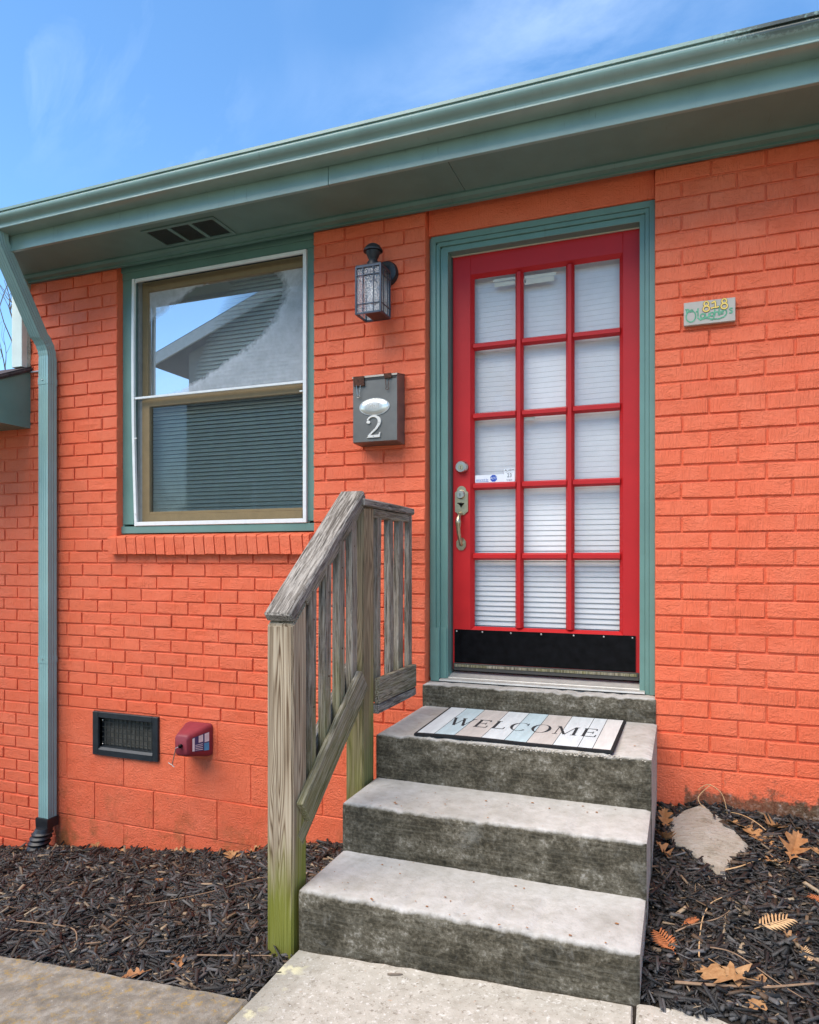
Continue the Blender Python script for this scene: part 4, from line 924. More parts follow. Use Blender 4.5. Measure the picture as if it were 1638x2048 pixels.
for nm, q in (('pane', [(lx0 + e, ly0 + .006, lz0), (lx1 - e, ly0 + .006, lz0), (lx1 - e, ly0 + .006, lz1), (lx0 + e, ly0 + .006, lz1)]), ('pane', [(lx1 - .006, ly0 + e, lz0), (lx1 - .006, ly1 - e, lz0), (lx1 - .006, ly1 - e, lz1), (lx1 - .006, ly0 + e, lz1)]), ('pane', [(lx0 + .006, ly0 + e, lz0), (lx0 + .006, ly1 - e, lz0), (lx0 + .006, ly1 - e, lz1), (lx0 + .006, ly0 + e, lz1)])):
    build(nm, MB().add(q, [(0, 1, 2, 3)]), 'seeded_glass', LM)
build('back_panel', MB().box(lx0 + e, lx1 - e, ly1 - .004, ly1 - .001, lz0, lz1), 'silver', LM); build('top_plate', MB().box(lx0 + .002, lx1 - .002, ly0 + .002, ly1 - .002, lz1 - .0005, lz1 + .006, .001), 'iron_black', LM)
build('base_plate', MB().box(lx0 + .045, lx1 - e, ly0 + e, ly1 - e, lz0 + .001, lz0 + .004), 'iron_black', LM)
lc = ((lx0 + lx1) / 2, (ly0 + ly1) / 2)
build('bulb', MB().lathe([(.0001, 1.195), (.012, 1.197), (.022, 1.207), (.027, 1.222), (.025, 1.238), (.017, 1.262), (.011, 1.285), (.010, 1.30)], (lc[0] + .004, lc[1], 0), (0, 0, 1), 18), 'bulb', LM, smooth=True)
build('socket', MB().lathe([(.014, 1.30), (.014, 1.355)], (lc[0] + .004, lc[1], 0), (0, 0, 1), 14), 'iron_black', LM)
build('neck', MB().lathe([(.028, 1.367), (.028, 1.395), (.024, 1.400), (.0001, 1.400)], (*lc, 0), (0, 0, 1), 20), 'iron_black', LM, smooth=True)
build('sensor_head', MB().lathe([(.019, 1.400), (.020, 1.408), (.024, 1.416), (.031, 1.432), (.035, 1.441), (.035, 1.445), (.045, 1.446), (.046, 1.452), (.042, 1.458), (.034, 1.470), (.022, 1.479), (.0001, 1.482)], (*lc, 0), (0, 0, 1), 24), 'iron_black', LM, smooth=True)
build('wall_plate', MB().lathe([(.062, 0), (.062, -.012), (.056, -.024), (.03, -.030), (.0001, -.030)], (-1.352, -.001, 1.385), (0, 1, 0), 28), 'iron_black', LM, smooth=True)
build('arm', MB().tube([(-1.352, -.02, 1.385), (-1.356, -.06, 1.382), (lc[0], -.09, 1.366)], .014, 10), 'iron_black', LM, smooth=True)

# ------------------------------------------------------------------ mailbox
MBX = thing('mailbox', 'grey metal wall mailbox with the numeral 2 beside the door', 'mailbox', (-1.372, -.05, .54))
mx0, mx1 = -1.487, -1.258
pr = [(-.004, .548), (-.004, .884), (-.086, .870), (-.098, .866), (-.101, .858), (-.101, .556), (-.094, .552)]
build('body', MB().prism(pr, 'x', mx0, mx1), 'mail_grey', MBX); build('lid', MB().prism([(-.003, .8845), (-.003, .888), (-.104, .8715), (-.106, .862), (-.1035, .862), (-.1025, .8695)], 'x', mx0 - .002, mx1 + .002), 'mail_grey', MBX)
build('lid_gap_shade', MB().box(mx0 + .004, mx1 - .004, -.1030, -.1005, .8500, .8625), 'keyhole', MBX)  # solid black strip standing in for the shade under the lid
el = lambda rx, rz, y0, y1, cx=-1.374, cz=.720: MB().prism([(cx + rx * math.cos(2 * math.pi * i / 40), cz + rz * math.sin(2 * math.pi * i / 40)) for i in range(40)], 'y', y0, y1)
OP = build('oval_plate', el(.0790, .0415, -.1045, -.1015), 'silver', MBX)
mb = MB(); rings = []
for k, (s_, yy) in enumerate(((.93, -.1046), (.90, -.1065), (.80, -.1085), (.60, -.112), (.52, -.1125), (.02, -.1128))): rings.append([(-1.374 + .0790 * s_ * math.cos(2 * math.pi * i / 40), yy, .720 + .0415 * s_ * math.sin(2 * math.pi * i / 40)) for i in range(40)])
build('oval_dome', mb.sweep(rings), 'silver', OP, smooth=True)
build('lettering', text_mb('Mail', .034, .0006, lambda c: (-1.374 + c.x, -.1130 - c.z, .720 + c.y)), 'aluminium', OP)
cx_, cz_ = -1.378, .623
two = arc(cx_ + .000, cz_ + .026, .024, .026, 165, -15, 14) + [(cx_ + .021, cz_ + .010), (cx_ + .010, cz_ - .009), (cx_ - .006, cz_ - .026), (cx_ - .020, cz_ - .043)]
wds = [.005, .0055, .006, .0065, .007, .0075, .0085, .0095, .0105, .011, .0115, .0118, .012, .012, .0115, .0105, .0085, .007, .006]
nm_ = ribbon(two, wds[:len(two)], -.1075, -.1015)
nm_.prism(arc(cx_ - .0195, cz_ + .0245, .0075, .0075, 0, 345, 12), 'y', -.1074, -.1015)
nm_.prism([(cx_ - .026, cz_ - .050), (cx_ + .025, cz_ - .050), (cx_ + .028, cz_ - .026), (cx_ + .0245, cz_ - .026), (cx_ + .020, cz_ - .0375), (cx_ - .016, cz_ - .0385)], 'y', -.1073, -.1015)
nm_.v = [(cx_ + (p[0] - cx_) * 1.32, p[1], p[2]) for p in nm_.v]
build('numeral', nm_, 'numeral_white', MBX)
for q in ((cx_ + .0295, cz_ + .020), (cx_ + .0, cz_ - .044)): build('screw', MB().lathe([(.0001, -.0012), (.0022, 0)], (q[0], -.1076, q[1]), (0, 1, 0), 8), 'rust', MBX)
def clip(x, z, w, h, label, handles, loc, mat):
    t = thing('binder_clip', label, 'clip', loc)
    build('spring', MB().prism([(x, z), (x + w, z), (x + w + .003, z - h), (x - .003 + .006, z - h)], 'y', -.111, -.1045).box(x, x + w, -.111, -.06, z, z + .004), mat, t)
    if handles:
        c = x + w / 2; P = [(c - .011, -.112, z - h + .003), (c - .007, -.112, z - h - .03), (c - .0045, -.112, z - h - .045), (c - .009, -.112, z - h - .052), (c - .004, -.112, z - h - .056), (c + .004, -.112, z - h - .056), (c + .009, -.112, z - h - .052), (c + .0035, -.112, z - h - .045), (c + .006, -.112, z - h - .03), (c + .011, -.112, z - h + .003)]
        build('handle', MB().tube(P, .0014, 6), 'wire_steel' if handles > 1 else 'rust', t)
    return t
clip(-1.482, .866, .056, .042, 'large rusty binder clip at the left of the mailbox lid', 2, (-1.46, -.108, .80), 'rust')
clip(-1.322, .868, .036, .018, 'small rusty binder clip at the right of the mailbox lid', 1, (-1.30, -.108, .82), 'rust')

# ------------------------------------------------------------------ name sign
SG = thing('name_sign', 'small hand painted house name sign screwed to the brick right of the door', 'sign', (.103, -.012, .968))
build('board', MB().box(.005, .202, -.024, -.003, .969, 1.065, .0015), 'sign_board', SG)
y0_, y1_ = -.0252, -.0242
def strokes(glyphs, mat, w, y0, y1, nm):
    mb = MB()
    for g_ in glyphs: ribbon(g_, w, y0, y1, mb)
    build(nm, mb, mat, SG)
def eight(cx, cz, s): return [arc(cx, cz + .0105 * s, .0082 * s, .0088 * s, 0, 360, 18), arc(cx, cz - .009 * s, .0112 * s, .0105 * s, 0, 360, 20)]
num = eight(.092, 1.039, 1.05) + [[(.112, 1.050), (.122, 1.056), (.126, 1.057)], [(.1245, 1.058), (.127, 1.044), (.127, 1.031)], [(.110, 1.0290), (.120, 1.0315), (.131, 1.0305), (.140, 1.033)]] + eight(.160, 1.042, 1.05)
strokes(num, 'sign_brown', .0080, -.0258, y1_, 'numerals'); strokes(num, 'sign_yellow', .0054, -.0272, -.0262, 'numerals')
gl = []
def put(gs, x, z, s, sx=1): gl.extend([[(x + p[0] * s * sx, z + p[1] * s) for p in g_] for g_ in gs])
GL = {'T': [[(0, 1), (.9, 1)], [(.45, 1), (.45, 0)]], 'h': [[(0, 1.2), (0, 0)], arc(.28, .3, .28, .3, 180, 0, 6) + [(.56, 0)]], 'e': [[(.05, .32), (.5, .36)] + arc(.27, .3, .27, .3, 10, 320, 9)],
      'O': [arc(.75, .9, .72, .9, 90, 450, 22)], "'": [[(0, 1.5), (.06, 1.25)]], 'l': [[(0, 1.5), (.02, .1), (.15, 0)]], 'L': [[(0, 1.6), (0, .05), (.2, -.1), (.5, -.05)]], 'o': [arc(.3, .33, .3, .33, 90, 450, 12)],
      'u': [[(0, .66), (.02, .25)] + arc(.28, .25, .26, .25, 180, 360, 6) + [(.55, .66)], [(.55, .66), (.58, 0)]], 'g': [arc(.3, .35, .28, .3, 90, 450, 12), [(.58, .66), (.58, -.3), (.35, -.6), (.05, -.45)]],
      'i': [[(0, .62), (0, 0)], [(0, .85), (.02, .95)]], 'n': [[(0, .66), (0, 0)], arc(.27, .36, .27, .3, 180, 0, 6) + [(.54, 0)]], 's': [[(.45, .6), (.2, .68), (.04, .52), (.2, .36), (.42, .24), (.36, .04), (.02, .02)]]}
put(GL['T'], .010, 1.022, .014); put(GL['h'], .0235, 1.0225, .012); put(GL['e'], .0325, 1.025, .013)
x = .014
put(GL['O'], .013, .982, .026); put(GL["'"], .054, .987, .026)
for ch, xx, s_ in (('L', .060, .027), ('o', .070, .027), ('u', .088, .026), ('g', .106, .025), ('h', .124, .026), ('l', .1405, .026), ('i', .148, .026), ('n', .1545, .026), ("'", .172, .022), ('s', .178, .030)): put(GL[ch], xx, .993 + (xx - .06) * .07, s_)
gl.append([(.066, .986), (.09, .992), (.115, .985), (.14, .983), (.160, .990), (.168, .999)])
strokes(gl, 'sign_green', .0052, y0_, y1_, 'lettering')

# ------------------------------------------------------------------ faucet cover
FC = thing('faucet_cover', 'maroon foam faucet cover on the foundation blocks', 'faucet cover', (-2.43, -.06, -1.06))
def rrect(x0, x1, z0, z1, r, n=4):
    P = []
    for cx, cz, a in ((x1 - r, z1 - r, 0), (x0 + r, z1 - r, 90), (x0 + r, z0 + r, 180), (x1 - r, z0 + r, 270)): P += arc(cx, cz, r, r, a, a + 90, n)
    return P
def rg(x0, x1, z0, z1, r, y): return [(p[0], y, p[1]) for p in rrect(x0, x1, z0, z1, r)]
build('shell', MB().sweep([rg(-2.540, -2.372, -1.072, -.898, .02, -.002), rg(-2.538, -2.374, -1.070, -.900, .02, -.03), rg(-2.497, -2.402, -1.043, -.925, .022, -.148), rg(-2.493, -2.406, -1.039, -.929, .022, -.160), rg(-2.485, -2.414, -1.030, -.938, .018, -.168)]), 'cover_red', FC, smooth=True)
# label on the right flank
def flank(u, v):  # u 0..1 wall->front, v 0..1 bottom->top
    y = -.034 - .112 * u; x = -2.3742 - .0275 * u + .0012; z0, z1 = -1.045 + .018 * u, -.925 - .016 * u
    return (x, y, z0 + (z1 - z0) * v)
def lab(nm, u0, u1, v0, v1, mat, off=0): build(nm, MB().add([tuple(Vector(flank(u, v)) + Vector((off, 0, 0))) for u, v in ((u0, v0), (u1, v0), (u1, v1), (u0, v1))], [(0, 1, 2, 3)]), mat, FC)
lab('label', .0, .95, .10, .92, 'label_blue', .0003); lab('label_band', .0, .28, .10, .45, 'label_cyan', .0007); lab('label_band', .0, .26, .5, .9, 'label_white', .0007); lab('label_band', .35, .6, .55, .9, 'label_white', .0007); lab('label_band', .82, .95, .12, .88, 'label_white', .0007)
for i in range(4): lab('label_line', .36, .78, .16 + .09 * i, .19 + .09 * i, 'label_white', .0007)
build('toggle', MB().lathe([(.010, 0), (.010, -.014), (.006, -.018), (.0001, -.018)], (-2.447, -.168, -.985), (0, 1, 0), 12), 'kick_black', FC)
build('hook', MB().tube([(-2.447, -.182, -.985), (-2.468, -.186, -.995), (-2.480, -.186, -1.04), (-2.492, -.186, -1.085)], .0024, 6).tube([(-2.515, -.186, -1.075), (-2.492, -.186, -1.085), (-2.478, -.186, -1.094)], .0024, 6), 'wire_steel', FC)

# ------------------------------------------------------------------ door mat
MT = thing('door_mat', 'plank patterned WELCOME mat on the concrete landing', 'door mat', (-.625, -.285, -.711))
# mat frame: corners in x,y (slightly skewed), front edge sagging over the nosing
A_, B_, C_, D_ = Vector((-1.018, -.030)), Vector((-.228, -.024)), Vector((-.236, -.548)), Vector((-1.000, -.556))
def mp_(u, v): return A_ * (1 - u) * (1 - v) + B_ * u * (1 - v) + C_ * u * v + D_ * (1 - u) * v
mz = -.708
def mpt(u, v, dz): p = mp_(u, v); return (p.x, p.y, mz + dz + .004 * max(0, math.sin(u * 5.5)) * (v ** 4))
gm = MB(); nu, nv = 24, 8
top = [mpt(i / nu, j / nv, .007) for j in range(nv + 1) for i in range(nu + 1)]
gm.add(top, [(j * (nu + 1) + i, j * (nu + 1) + i + 1, (j + 1) * (nu + 1) + i + 1, (j + 1) * (nu + 1) + i) for j in range(nv) for i in range(nu)])
edge = [(i / nu, 0) for i in range(nu)] + [(1, j / nv) for j in range(nv)] + [(1 - i / nu, 1) for i in range(nu)] + [(0, 1 - j / nv) for j in range(nv)]
def outw(u, v, k): return ((u - .5) * (1 + k) + .5, (v - .5) * (1 + k * 1.4) + .5)
gm.sweep([[mpt(u, v, .007) for u, v in edge], [mpt(*outw(u, v, .003), .006) for u, v in edge], [mpt(*outw(u, v, .005), -.002) for u, v in edge]], caps=False)
build('rubber_base', gm, 'mat_rubber', MT)
cuts = [0, .105, .215, .355, .475, .585, .715, .835, .905, 1.0]; pm = [1, 0, 2, 1, 0, 2, 1, 1, 3]
for k, (a, b_) in enumerate(zip(cuts, cuts[1:])):
    a2, b2 = a + .0015, b_ - .0015; a2 = max(a2, .012); b2 = min(b2, .988); q = MB(); nn_ = 6
    pts = [mpt(a2 + (b2 - a2) * i / 3, .015 + .965 * j / nn_, .0078) for j in range(nn_ + 1) for i in range(4)]
    q.add(pts, [(j * 4 + i, j * 4 + i + 1, (j + 1) * 4 + i + 1, (j + 1) * 4 + i) for j in range(nn_) for i in range(3)])
    build('plank_print', q, 'mat_plank%d' % pm[k], MT)
# serif capitals as flat print: strokes (x0,z0,x1,z1,width) in a unit-height box
S_, T_ = .145, .05
def serif(x, z, w=.26): return [(x - w / 2, z, x + w / 2, z, T_)]
LET = {'W': (1.25, [(.08, 1, .40, 0, S_), (.40, 0, .64, .98, T_), (.58, 1, .90, 0, S_), (.90, 0, 1.16, 1, T_)] + serif(.08, .975) + serif(.60, .975) + serif(1.15, .975)),
       'E': (.80, [(.16, 0, .16, 1, S_), (.05, .03, .72, .03, T_ * 1.2), (.05, .97, .68, .97, T_ * 1.2), (.16, .52, .55, .52, T_), (.71, .01, .74, .25, T_ * 1.3), (.67, .99, .68, .78, T_ * 1.3), (.55, .40, .55, .64, T_)]),
       'L': (.74, [(.16, 0, .16, 1, S_), (.05, .03, .68, .03, T_ * 1.2), (.67, .01, .70, .26, T_ * 1.3)] + serif(.16, .975, .3)),
       'M': (1.2, [(.12, 0, .14, 1, T_), (.16, 1, .58, .02, S_), (.58, .02, .98, 1, T_), (1.02, 1, 1.04, 0, S_)] + serif(.12, .025, .26) + serif(1.04, .025, .30) + serif(.12, .975, .2) + serif(1.06, .975, .22))}
def letter_quads(ch):
    if ch in 'OC':
        Q = []; a0, a1 = (0, 360) if ch == 'O' else (48, 315); n_ = 26
        for i in range(n_):
            t0, t1 = R(a0 + (a1 - a0) * i / n_), R(a0 + (a1 - a0) * (i + 1) / n_)
            w = lambda t: .045 + .115 * abs(math.cos(t)) ** 1.3
            P = [(.52 + (.50 - k * w(t)) * math.cos(t), .5 + (.52 - k * w(t) * .5) * math.sin(t)) for t, k in ((t0, 0), (t1, 0), (t1, 1), (t0, 1))]; Q.append(P)
        if ch == 'C': Q += [[(.84, .66), (.89, .66), (.89, .97), (.85, .97)]]
        return (1.05 if ch == 'O' else .95), Q
    adv, st = LET[ch]; Q = []
    for x0, z0, x1, z1, w in st:
        if abs(z1 - z0) > .1: Q.append([(x0 - w / 2, z0), (x0 + w / 2, z0), (x1 + w / 2, z1), (x1 - w / 2, z1)])
        else: Q.append([(x0, z0 - w / 2), (x1, z0 - w / 2), (x1, z1 + w / 2), (x0, z1 + w / 2)])
    return adv, Q
tot = sum(letter_quads(c)[0] for c in 'WELCOME') + .16 * 6; uu = .105; ku = .79 / tot
for ch in 'WELCOME':
    adv, Q = letter_quads(ch); q = MB()
    for k_, P in enumerate(Q):
        n_ = len(P); q.add([mpt(uu + p[0] * ku, .66 - p[1] * .26, .0084 + .00002 * k_) for p in P], [tuple(range(n_))])
    build('lettering', q, 'ink', MT); uu += (adv + .16) * ku

# ------------------------------------------------------------------ litter: oak leaves, sprigs, twigs
random.seed(23)
def oak_outline():
    half = [(0, 0), (.06, .10), (.20, .16), (.10, .24), (.30, .36), (.40, .47), (.16, .46), (.14, .54), (.34, .70), (.30, .80), (.14, .72), (.12, .82), (.15, .95), (.05, .93), (0, 1.05)]
    return half
def oak_leaf(pos, size, yaw, mat, label, curl=.15, tilt=(0, 0)):
    half = oak_outline(); v = []; f = []
    H_ = [(x * random.uniform(.85, 1.15), y) for x, y in half]
    for sgn in (1, -1):
        o = len(v); n_ = len(H_)
        for x, y in H_: v.append((0, y)); v.append((sgn * x, y))
        for i in range(n_ - 1): f.append((o + 2 * i, o + 2 * i + 1, o + 2 * i + 3, o + 2 * i + 2))
    vv = []
    ph = random.uniform(0, 6)
    for x, y in v:
        z = curl * (abs(x) ** 1.4 * 1.2 + .35 * (y - .5) ** 2) + .02 * math.sin(9 * y + ph + x * 8)
        vv.append(Vector((x, y - .5, z)) * size)
    M = Matrix.Rotation(yaw, 3, 'Z') @ Matrix.Rotation(tilt[0], 3, 'X') @ Matrix.Rotation(tilt[1], 3, 'Y')
    vv = [M @ q for q in vv]; lo_ = min(q.z for q in vv)
    base = Vector((pos[0], pos[1], pos[2] - lo_))
    mb = MB().add([tuple(q + base) for q in vv], f)
    st = [M @ (Vector((0, y, curl * .35 * (y) ** 2)) * size) + base for y in (-.5, -.62, -.75)]
    mb.tube([p + Vector((0, 0, .001)) for p in st], .0012, 5)
    o = build('oak_leaf', mb, mat, loc=pos); md = o.modifiers.new('thickness', 'SOLIDIFY'); md.thickness = .0007
    return tag(o, label, 'leaf', 'dry oak leaves on the mulch')
def G(x, y, up=.016): return (x, y, soil_z(x, y) + up)
LV = [(-3.60, -.10, .13, 2.0, 0, 'pale dry oak leaf in front of the black downspout boot', .3), (-3.14, -.05, .10, .4, 1, 'brown dry leaf standing against the blocks below the crawl vent', .9),
      (-2.93, -.09, .14, -.5, 0, 'pale oak leaf on the mulch right below the crawl vent', .5), (-2.56, -.07, .12, 1.4, 0, 'flat tan oak leaf at the wall left of the faucet cover', .3),
      (-2.47, -.05, .12, 1.1, 0, 'tan oak leaf at the wall overlapping its left neighbour', .3), (-2.32, -.04, .10, 2.2, 1, 'brownish oak leaf at the wall below the faucet cover', .4),
      (-2.19, -.08, .14, .9, 0, 'large pale oak leaf at the wall right of the faucet cover', .35), (-2.08, -.05, .11, -.8, 0, 'curled tan oak leaf at the wall nearest the railing', .8),
      (-2.26, -.55, .08, 1.2, 1, 'orange brown leaf lying alone in the middle of the mulch', .3), (-2.05, -.72, .07, .5, 0, 'small yellow leaf lying in the middle of the mulch', .4),
      (-1.42, -.50, .11, .3, 1, 'rust brown leaf just behind the front railing post', .7), (-1.42, -.85, .10, 2.6, 1, 'rust brown leaf left of the front railing post', .8),
      (-1.55, -1.30, .08, .9, 1, 'rust brown leaf on the mulch near the path corner', .5), (-1.62, -1.43, .09, 2.0, 1, 'brown leaf at the edge of the old side walk', .3),
      (-.045, -.06, .11, 1.6, 0, 'tan oak leaf by the wall at the right side of the steps', .4), (-.066, -.20, .10, .1, 1, 'brown curled leaf wedged beside the landing and the flat stone', .9),
      (-.062, -.34, .12, 2.9, 1, 'brown curled leaf wedged lower down beside the steps', .9), (-.066, -.43, .10, .9, 1, 'crumpled leaf at the foot of the wedged leaves', .9),
      (.215, -.16, .16, 1.1, 0, 'long tan oak leaf along the right edge of the flat stone', .4), (.270, -.24, .15, .7, 0, 'tan oak leaf over the right corner of the flat stone', .4),
      (.33, -.13, .12, 2.4, 0, 'upright tan oak leaf right of the flat stone', .9), (.375, -.33, .13, -.4, 1, 'brown folded leaf right of the flat stone', .9), (.43, -.10, .12, 1.9, 0, 'tan oak leaf near the wall at the right edge', .4),
      (.47, -.30, .12, .2, 0, 'tan oak leaf half under mulch at the right edge', .4), (.31, -.40, .09, 2.2, 0, 'whitish crinkled leaf below the flat stone corner', .6),
      (.10, -1.055, .155, 1.15, 0, 'large tan oak leaf lying by the path at the bottom right', .12), (.165, -1.05, .15, -1.9, 0, 'big lobed oak leaf touching the large tan one', .2), (.195, -1.115, .11, 2.5, 0, 'oak leaf under the long twig at the bottom right', .2),
      (.30, -.86, .07, 1.4, 0, 'small curled tan leaf at the lower right', .9)]
for x, y, s_, yw, mi_, lb, cu_ in LV: oak_leaf(G(x, y, .013), s_ * (.86 if x < 0 else .92), yw, 'oak_leaf_brown' if mi_ else 'oak_leaf', lb, cu_, (random.uniform(-.2, .2) + (.5 if cu_ > .7 else 0), random.uniform(-.3, .3)))
def twig(pts, r, label, mat='twig_brown'):
    P = smooth_path([G(x, y, .024 + random.uniform(0, .008)) for x, y in pts], 5)
    o = build('twig', MB().tube(P, [r * (1 - .5 * i / len(P)) for i in range(len(P))], 6), mat, smooth=True, loc=P[0]); tag(o, label, 'twig', 'twigs on the mulch')
twig([(-2.63, -1.25), (-2.45, -1.20), (-2.30, -1.19), (-2.15, -1.17), (-2.05, -1.24), (-1.98, -1.32)], .0035, 'crooked twig along the front edge of the left mulch')
twig([(-2.6, -1.36), (-2.45, -1.30), (-2.30, -1.27), (-2.2, -1.24)], .003, 'thin straight twig crossing the crooked one')
twig([(-1.98, -1.30), (-1.9, -1.27), (-1.80, -1.30)], .003, 'short arched twig right of the crooked one')
twig([(-2.12, -.95), (-1.98, -.80), (-1.85, -.70), (-1.72, -.60), (-1.62, -.52)], .0025, 'long thin twig running up towards the railing')
twig([(-1.50, -1.27), (-1.35, -1.24), (-1.24, -1.23)], .003, 'thin twig pointing at the foot of the railing post')
twig([(-.02, -1.115), (.08, -1.10), (.20, -1.075), (.30, -1.03), (.335, -1.01)], .0046, 'long reddish twig across the bottom right corner')
twig([(-.02, -.87), (.03, -.84), (.10, -.80), (.14, -.755)], .0024, 'thin tan twig lying slantwise beside the lower step')
twig([(.045, -.985), (.048, -.90), (.06, -.80), (.085, -.73), (.12, -.69)], .0024, 'upright forked twig beside the lower step', 'cedar_tan')
twig([(.06, -.93), (.14, -.95), (.24, -1.03), (.30, -1.08)], .0022, 'thin twig passing behind the big oak leaf')
twig([(.14, -.50), (.19, -.47), (.26, -.40)], .0028, 'short tan twig under the tip of the flat stone', 'cedar_tan')
twig([(.33, -.90), (.42, -.94), (.52, -.96)], .004, 'thick twig at the right edge of the mulch')
# looped dry stem by the wall
t_ = smooth_path([G(.11, -.02, .10), G(.06, -.05, .05), G(.10, -.08, .02), G(.20, -.07, .03), G(.26, -.13, .04), G(.32, -.20, .02)], 6)
tag(build('dry_stem', MB().tube(t_, .0016, 5).tube(smooth_path([G(.06, -.04, .08), G(.10, -.05, .11), G(.15, -.06, .09), G(.17, -.08, .02)], 6), .0014, 5), 'cedar_tan', smooth=True, loc=t_[0]), 'looped pale dry stem between the wall and the flat stone', 'stem')
def sprig(pos, size, yaw, mat, label):
    mb = MB(); c, s_ = math.cos(yaw), math.sin(yaw)
    def tr(x, y, z=0): return (pos[0] + (x * c - y * s_) * size, pos[1] + (x * s_ + y * c) * size, soil_z(pos[0] + (x * c - y * s_) * size, pos[1] + (x * s_ + y * c) * size) + .024 + z * size)
    mb.tube([tr(0, -.5), tr(.02, 0, .05), tr(0, .5)], .0016, 5)
    for i in range(9):
        y = -.35 + i * .095; L_ = .34 * (1 - abs(i - 3) * .09)
        for sg in (1, -1):
            a, b_ = (0, y), (sg * L_, y + .20); w = .020
            mb.add([tr(a[0], a[1] - w, .05), tr(a[0], a[1] + w, .05), tr(b_[0] * .6, b_[1] * .6 + a[1] * .4 + w * 1.5, .08), tr(*b_, .04), tr(b_[0] * .6, b_[1] * .6 + a[1] * .4 - w * 1.3, .06)], [(0, 4, 3, 2, 1)])
    o = build('cedar_sprig', mb, mat, loc=tr(0, -.5)); md = o.modifiers.new('thickness', 'SOLIDIFY'); md.thickness = .002; tag(o, label, 'sprig', 'dry cedar sprigs on the mulch')
sprig((-.045, -.93), .11, .5, 'cedar_brown', 'rust red cedar sprig beside the lowest step'); sprig((.255, -.79), .12, -1.0, 'cedar_tan', 'tan cedar sprig in the middle of the right mulch'); sprig((.335, -.90), .06, .2, 'cedar_tan', 'small tan cedar sprig below the larger one')
sprig((.42, -.60), .07, 1.2, 'cedar_brown', 'rust red cedar sprig at the right edge'); sprig((.40, -1.06), .10, 1.4, 'cedar_brown', 'reddish cedar sprig in the bottom right corner'); sprig((.02, -.82), .05, -1.0, 'cedar_brown', 'small rusty cedar sprig by the forked twig')
mb = MB()
for i in range(26):
    a = random.uniform(0, 6.28); r_ = random.uniform(0, .03); x, y = .395 + r_ * math.cos(a) * 1.6, -1.0 + r_ * math.sin(a); z = soil_z(x, y) + random.uniform(.024, .045); s_ = random.uniform(.004, .008)
    mb.add([(x + s_ * math.cos(a + k * 1.047), y + s_ * math.sin(a + k * 1.047), z + random.uniform(-.002, .002)) for k in range(6)], [tuple(range(6))]); mb.tube([(x, y, soil_z(x, y)), (x, y, z)], .0007, 4)
tag(build('seedling', mb, 'green_leaf', loc=(.395, -1.0, soil_z(.395, -1.0))), 'tiny bright green weed at the bottom right', 'plant')
fr = MB()      # crumbs of leaf on the treads
for i in range(150):
    k = random.choice((0, 0, 1, 1, 2)); y0, y1, z = ((-1.19, -.88, -1.0735), (-.865, -.575, -.8955), (-.55, -.02, -.711))[k]
    x = random.uniform(-1.12, -.15); y = y0 + (y1 - y0) * random.random() ** 1.6; s_ = random.choice((.0015, .002, .002, .003, .004, .006)) * random.uniform(.6, 1.2)
    if k == 2 and -1.03 < x < -.22: continue
    n_ = random.choice((4, 5)); a = random.uniform(0, 6); zt = z + .0035
    fr.add([(x + s_ * random.uniform(.5, 1.3) * math.cos(a + 6.28 * q / n_), y + s_ * random.uniform(.5, 1.2) * math.sin(a + 6.28 * q / n_), zt + random.uniform(-.001, .001)) for q in range(n_)], [tuple(range(n_))])
o = build('leaf_crumbs', fr, 'oak_leaf_brown', kind='stuff'); tag(o, 'rusty crumbs of dry leaf scattered over the treads', 'leaf crumbs')
for (x, y, yw, lb) in ((-.80, -1.255, .3, 'grey bark chip on the path in front of the lowest step'),):
    mb = MB(); c, s_ = math.cos(yw), math.sin(yw); P = [(-.022, 0), (-.008, .003), (.014, .0035), (.024, .001), (.010, -.003), (-.012, -.0035)]
    zz_ = pz(x, y); mb.sweep([[(x + p[0] * c - p[1] * s_, y + p[0] * s_ + p[1] * c, zz_ + h) for p in P] for h in (.0005, .006)]); tag(build('bark_chip', mb, 'bark', loc=(x, y, zz_)), lb, 'bark chip', 'bark chips on the path')

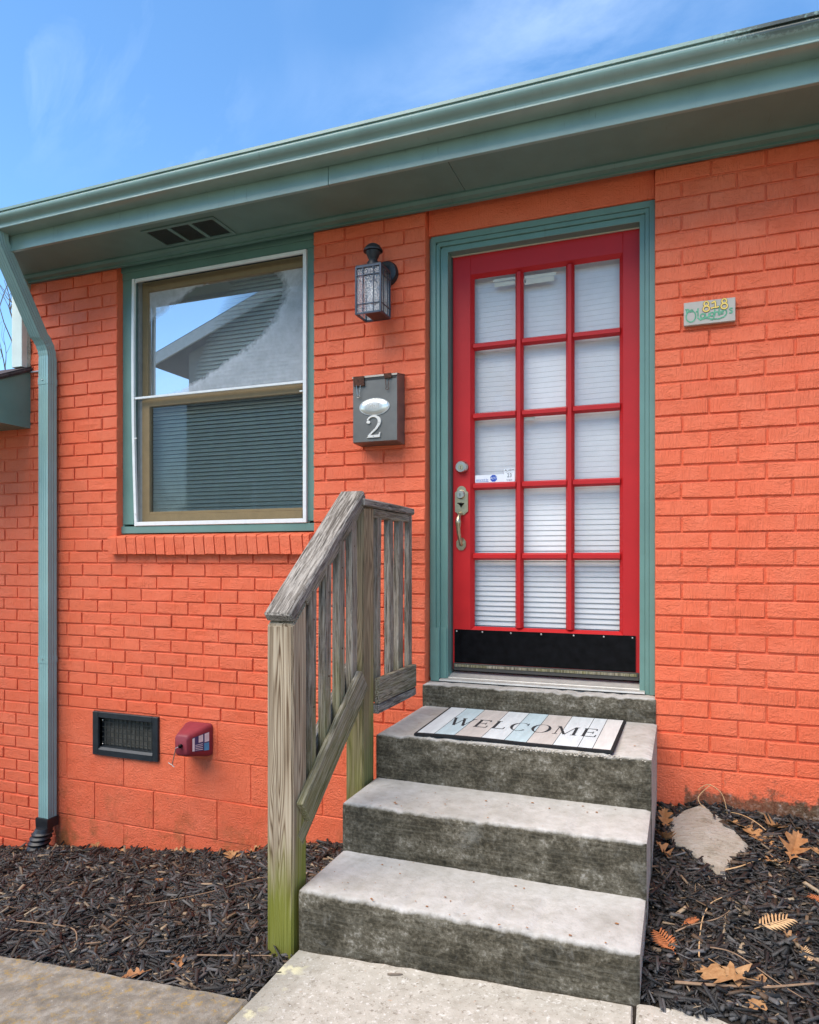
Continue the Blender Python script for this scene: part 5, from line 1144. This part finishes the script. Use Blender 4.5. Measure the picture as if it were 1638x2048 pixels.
# ------------------------------------------------------------------ beyond: house across the way (mirrored in the window) and bare trees
NH = thing('neighbour_house', 'grey sided gabled house across the way mirrored in the window', 'house', (-6.6, -9, -1.4))
nx0, nx1, ny0, ny1 = -9.05, -4.3, -13.5, -8.05
sl2 = .37; rid = (nx0 + nx1) / 2
build('wall', MB().prism([(nx0, -1.5), (nx1, -1.5), (nx1, 4.0), (rid, 4.0 + sl2 * (rid - nx0)), (nx0, 4.0)], 'y', ny0, ny1), 'siding', NH)
for sg, xe in ((1, nx0 - .75), (-1, nx1 + .75)):
    za = 4.0 - .75 * sl2 + .06; zr = 4.0 + sl2 * (rid - nx0) + .06
    build('roof', MB().prism([(xe, za), (rid, zr), (rid, zr + .14), (xe, za + .14)], 'y', ny0 - .3, ny1 + .32), 'far_roof', NH)
    build('rake_board', MB().prism([(xe, za - .12), (rid, zr - .12), (rid, zr + .10), (xe, za + .10)], 'y', ny1 + .321, ny1 + .36), 'far_trim', NH)
for xa in (nx0 + .7, nx0 + 2.6):
    W_ = build('window', MB().box(xa, xa + .9, ny1 + .01, ny1 + .05, 0, 1.5), 'far_trim', NH); build('pane', MB().box(xa + .08, xa + .82, ny1 + .051, ny1 + .055, .08, 1.42), 'room_dark', W_)
def bare_tree(name, label, base, h, seed, spread=.5):
    rd = random.Random(seed); t = thing(name, label, 'tree', base, 'bare winter trees'); tk = MB(); tw = MB()
    def grow(p, d, ln, r, lvl):
        pts = [p]; q = p
        for i in range(4):
            d = (d + Vector((rd.gauss(0, .13), rd.gauss(0, .13), rd.gauss(.05, .08)))).normalized(); q = q + d * ln / 4; pts.append(q)
        (tk if lvl < 2 else tw).tube(pts, [r * (1 - .13 * i) for i in range(5)], 7 if lvl < 2 else 4)
        if lvl < 5:
            for k in range(rd.choice((2, 3)) + (1 if lvl < 1 else 0)):
                a = pts[rd.choice((2, 3, 4, 4))]; nd = (d + Vector((rd.gauss(0, spread), rd.gauss(0, spread), rd.gauss(.15, .25)))).normalized(); grow(a, nd, ln * rd.uniform(.58, .8), r * rd.uniform(.42, .6), lvl + 1)
    grow(Vector(base), Vector((0, 0, 1)), h * .36, h * .017, 0)
    build('trunk', tk, 'bark', t, smooth=True); build('crown', tw, 'bark', t)
bare_tree('bare_tree', 'bare winter tree seen past the left end of the house', (-13.55, 8.0, -2.2), 9.2, 5); bare_tree('bare_tree', 'thinner bare tree farther left behind the lean-to roof', (-18.6, 14.0, -2.2), 8, 9)
bare_tree('bare_tree', 'bare tree beside the house across the way', (-13.2, -13.5, -1.4), 5, 12); bare_tree('bare_tree', 'bare tree behind the house across the way', (-17.0, -19, -1.4), 5.5, 15); bare_tree('bare_tree', 'bare tree standing far behind the viewer', (8.0, -22, -1.4), 12, 18)

# lift everything so that the front path lies near z = 0
for o in bpy.data.objects:
    if o.parent is None: o.location.z += H
